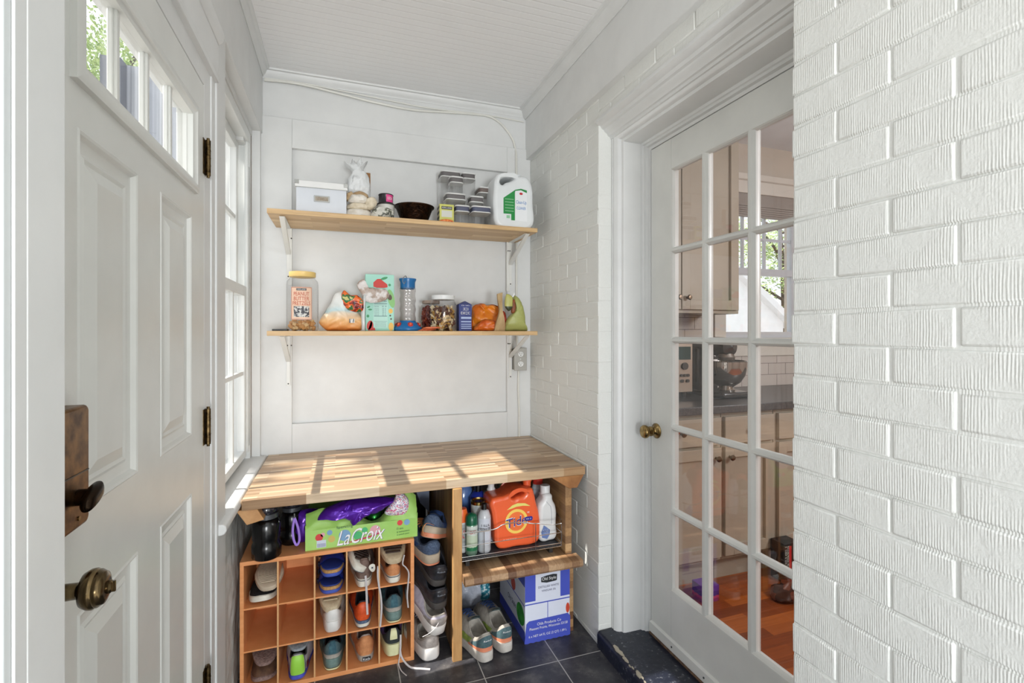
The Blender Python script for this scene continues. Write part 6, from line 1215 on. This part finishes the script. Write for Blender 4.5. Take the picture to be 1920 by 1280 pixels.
# blue carton
t = thing('blue_carton', 'dark blue carton with white print standing right of the candy jar', 'box', (.58, 2.42, ZB))
MB().box(.552, .618, 2.385, 2.445, ZB, 1.468).build('carton', mat('carton_royal', (40, 54, 124), .45), t, bevel=.0015)
MB().prism([(.552, 1.468), (.585, 1.484), (.590, 1.482), (.618, 1.468)], 'y', 2.39, 2.44).build('open_flap', mat('carton_navy', (34, 42, 96), .5), t, smooth=False)
m = MB(); h = lambda u, v: (.588 + u, 2.3842, 1.40 + v)
for z_, h_, c_ in ((-.005, .010, 0), (-.022, .006, 0), (-.034, .004, 0), (-.044, .004, 0), (-.054, .004, 0)): m.add([h(-.025, z_), h(.027, z_), h(.027, z_ + h_), h(-.025, z_ + h_)], [(0, 1, 2, 3)])
m.build('pale_print', mat('print_pale_blue', (170, 186, 220), .5), t, smooth=False, normals=False)
m = MB(); m.scribble(.050, .008, lambda u, v: h(u, v + .062), 1); m.scribble(.052, .040, lambda u, v: h(u, v + .034), 2, 2); m.build('lettering', inkw, t, smooth=False, normals=False)
# orange bag, paper pouch, green pouch
ob = mat('orange_film', (236, 142, 32), .38, c2=(206, 98, 24), ns=12, bs=20, bst=.5, bd=.008)
t = thing('orange_bag', 'crumpled bright orange snack bag behind the brown paper bag on the lower shelf', 'bag', (.73, 2.46, ZB))
MB().puff([(.64, ZB), (.643, 1.44), (.655, 1.470), (.694, 1.480), (.72, 1.47), (.754, 1.472), (.79, 1.462), (.81, 1.44), (.82, 1.40), (.812, ZB)], 2.475, .05, amp=.012, fr=20, sub=6, K=14, crz=.028).build('bag', ob, t, ang=80)
MB().puff([(.632, ZB + .002), (.66, 1.375), (.69, 1.392), (.735, 1.390), (.77, 1.372), (.786, ZB + .002)], 2.40, .035, amp=.008, fr=28, sub=6, K=12, crz=.016).build('folded_lower_part', mat('orange_film_dark', (226, 120, 34), .38, c2=(190, 70, 24), ns=16, bs=24, bst=.5), t, ang=80)
t = thing('paper_bag', 'slim twisted brown paper packet standing in front of the orange bag', 'bag', (.757, 2.37, ZB))
m = MB()
m.grid(lambda u, v: (lambda w_, c_, z_: (c_ + (u - .5) * w_, 2.352 + .012 * math.sin(z_ * 30) + (u - .5) ** 2 * -.02 * (1 - v), z_))(.056 - .040 * min(1, v * 1.9) ** 1.3 + .012 * max(0, v - .55) / .45, .756 + .004 * v, ZB + .192 * v + (.008 * (u - .5) if v > .95 else 0)), 8, 24)
n_ = len(m.v); m.v += [(p[0], p[1] + .010 + .016 * (1 - (p[2] - ZB) / .2), p[2]) for p in m.v]; m.f += [tuple(i + n_ for i in f) for f in m.f]
for i in range(23): m.f += [(i, i + 1, n_ + i + 1, n_ + i), (7 * 24 + i, 7 * 24 + i + 1, n_ + 7 * 24 + i + 1, n_ + 7 * 24 + i)]
m.build('paper', mat('kraft_paper', (196, 168, 124), .7, c2=(170, 140, 98), ns=16, stretch=(4, 1, 1)), t, ang=80)
t = thing('green_pouch', 'olive green zip pouch folded over with a white clip, right end of lower shelf', 'pouch', (.87, 2.42, ZB))
og = mat('olive_green_foil', (178, 182, 110), .4, c2=(160, 164, 92), ns=6, bs=20, bst=.4, bd=.006)
MB().puff([(.810, ZB), (.806, 1.372), (.826, 1.408), (.858, 1.438), (.862, 1.47), (.852, 1.505), (.862, 1.522), (.885, 1.508), (.905, 1.468), (.919, 1.414), (.921, 1.36), (.93, ZB)], 2.43, .035, amp=.004, fr=16, sub=6, K=12, crz=.008).build('pouch', og, t, ang=80)
MB().puff([(.797, 1.462), (.803, 1.522), (.822, 1.524), (.838, 1.508), (.838, 1.455), (.818, 1.437)], 2.40, .012, amp=.003).build('folded_top', zoned('olive_fold', [(0, (66, 72, 48)), (.28, (60, 66, 44)), (.3, (186, 184, 104)), (1, (196, 190, 110))], 2, .09, .10, 20, .0), t, ang=80)
MB().box(-.004, .004, -.003, .003, -.011, .011, M=Matrix.Translation((.842, 2.392, 1.520)) @ Matrix.Rotation(R(30), 4, 'Y')).build('clip', white, t, bevel=.001)
MB().puff([(.838, 1.43), (.84, 1.49), (.855, 1.5), (.862, 1.46), (.855, 1.43)], 2.415, .012, amp=.003).build('inside_lining', mat('pouch_inside_brown', (110, 62, 40), .5, c2=(160, 90, 50), ns=60), t, ang=80)
m = MB(); m.puff([(.790, ZB), (.788, 1.42), (.80, 1.44), (.815, 1.42), (.81, ZB)], 2.44, .02, amp=.008, fr=40); tag(m.build('red_net_bag', mat('rust_red_net', (176, 62, 34), .5, c2=(130, 36, 24), ns=60, bs=80), ang=80), 'rust red wrapped snack squeezed between the paper packet and the olive pouch', 'snack')
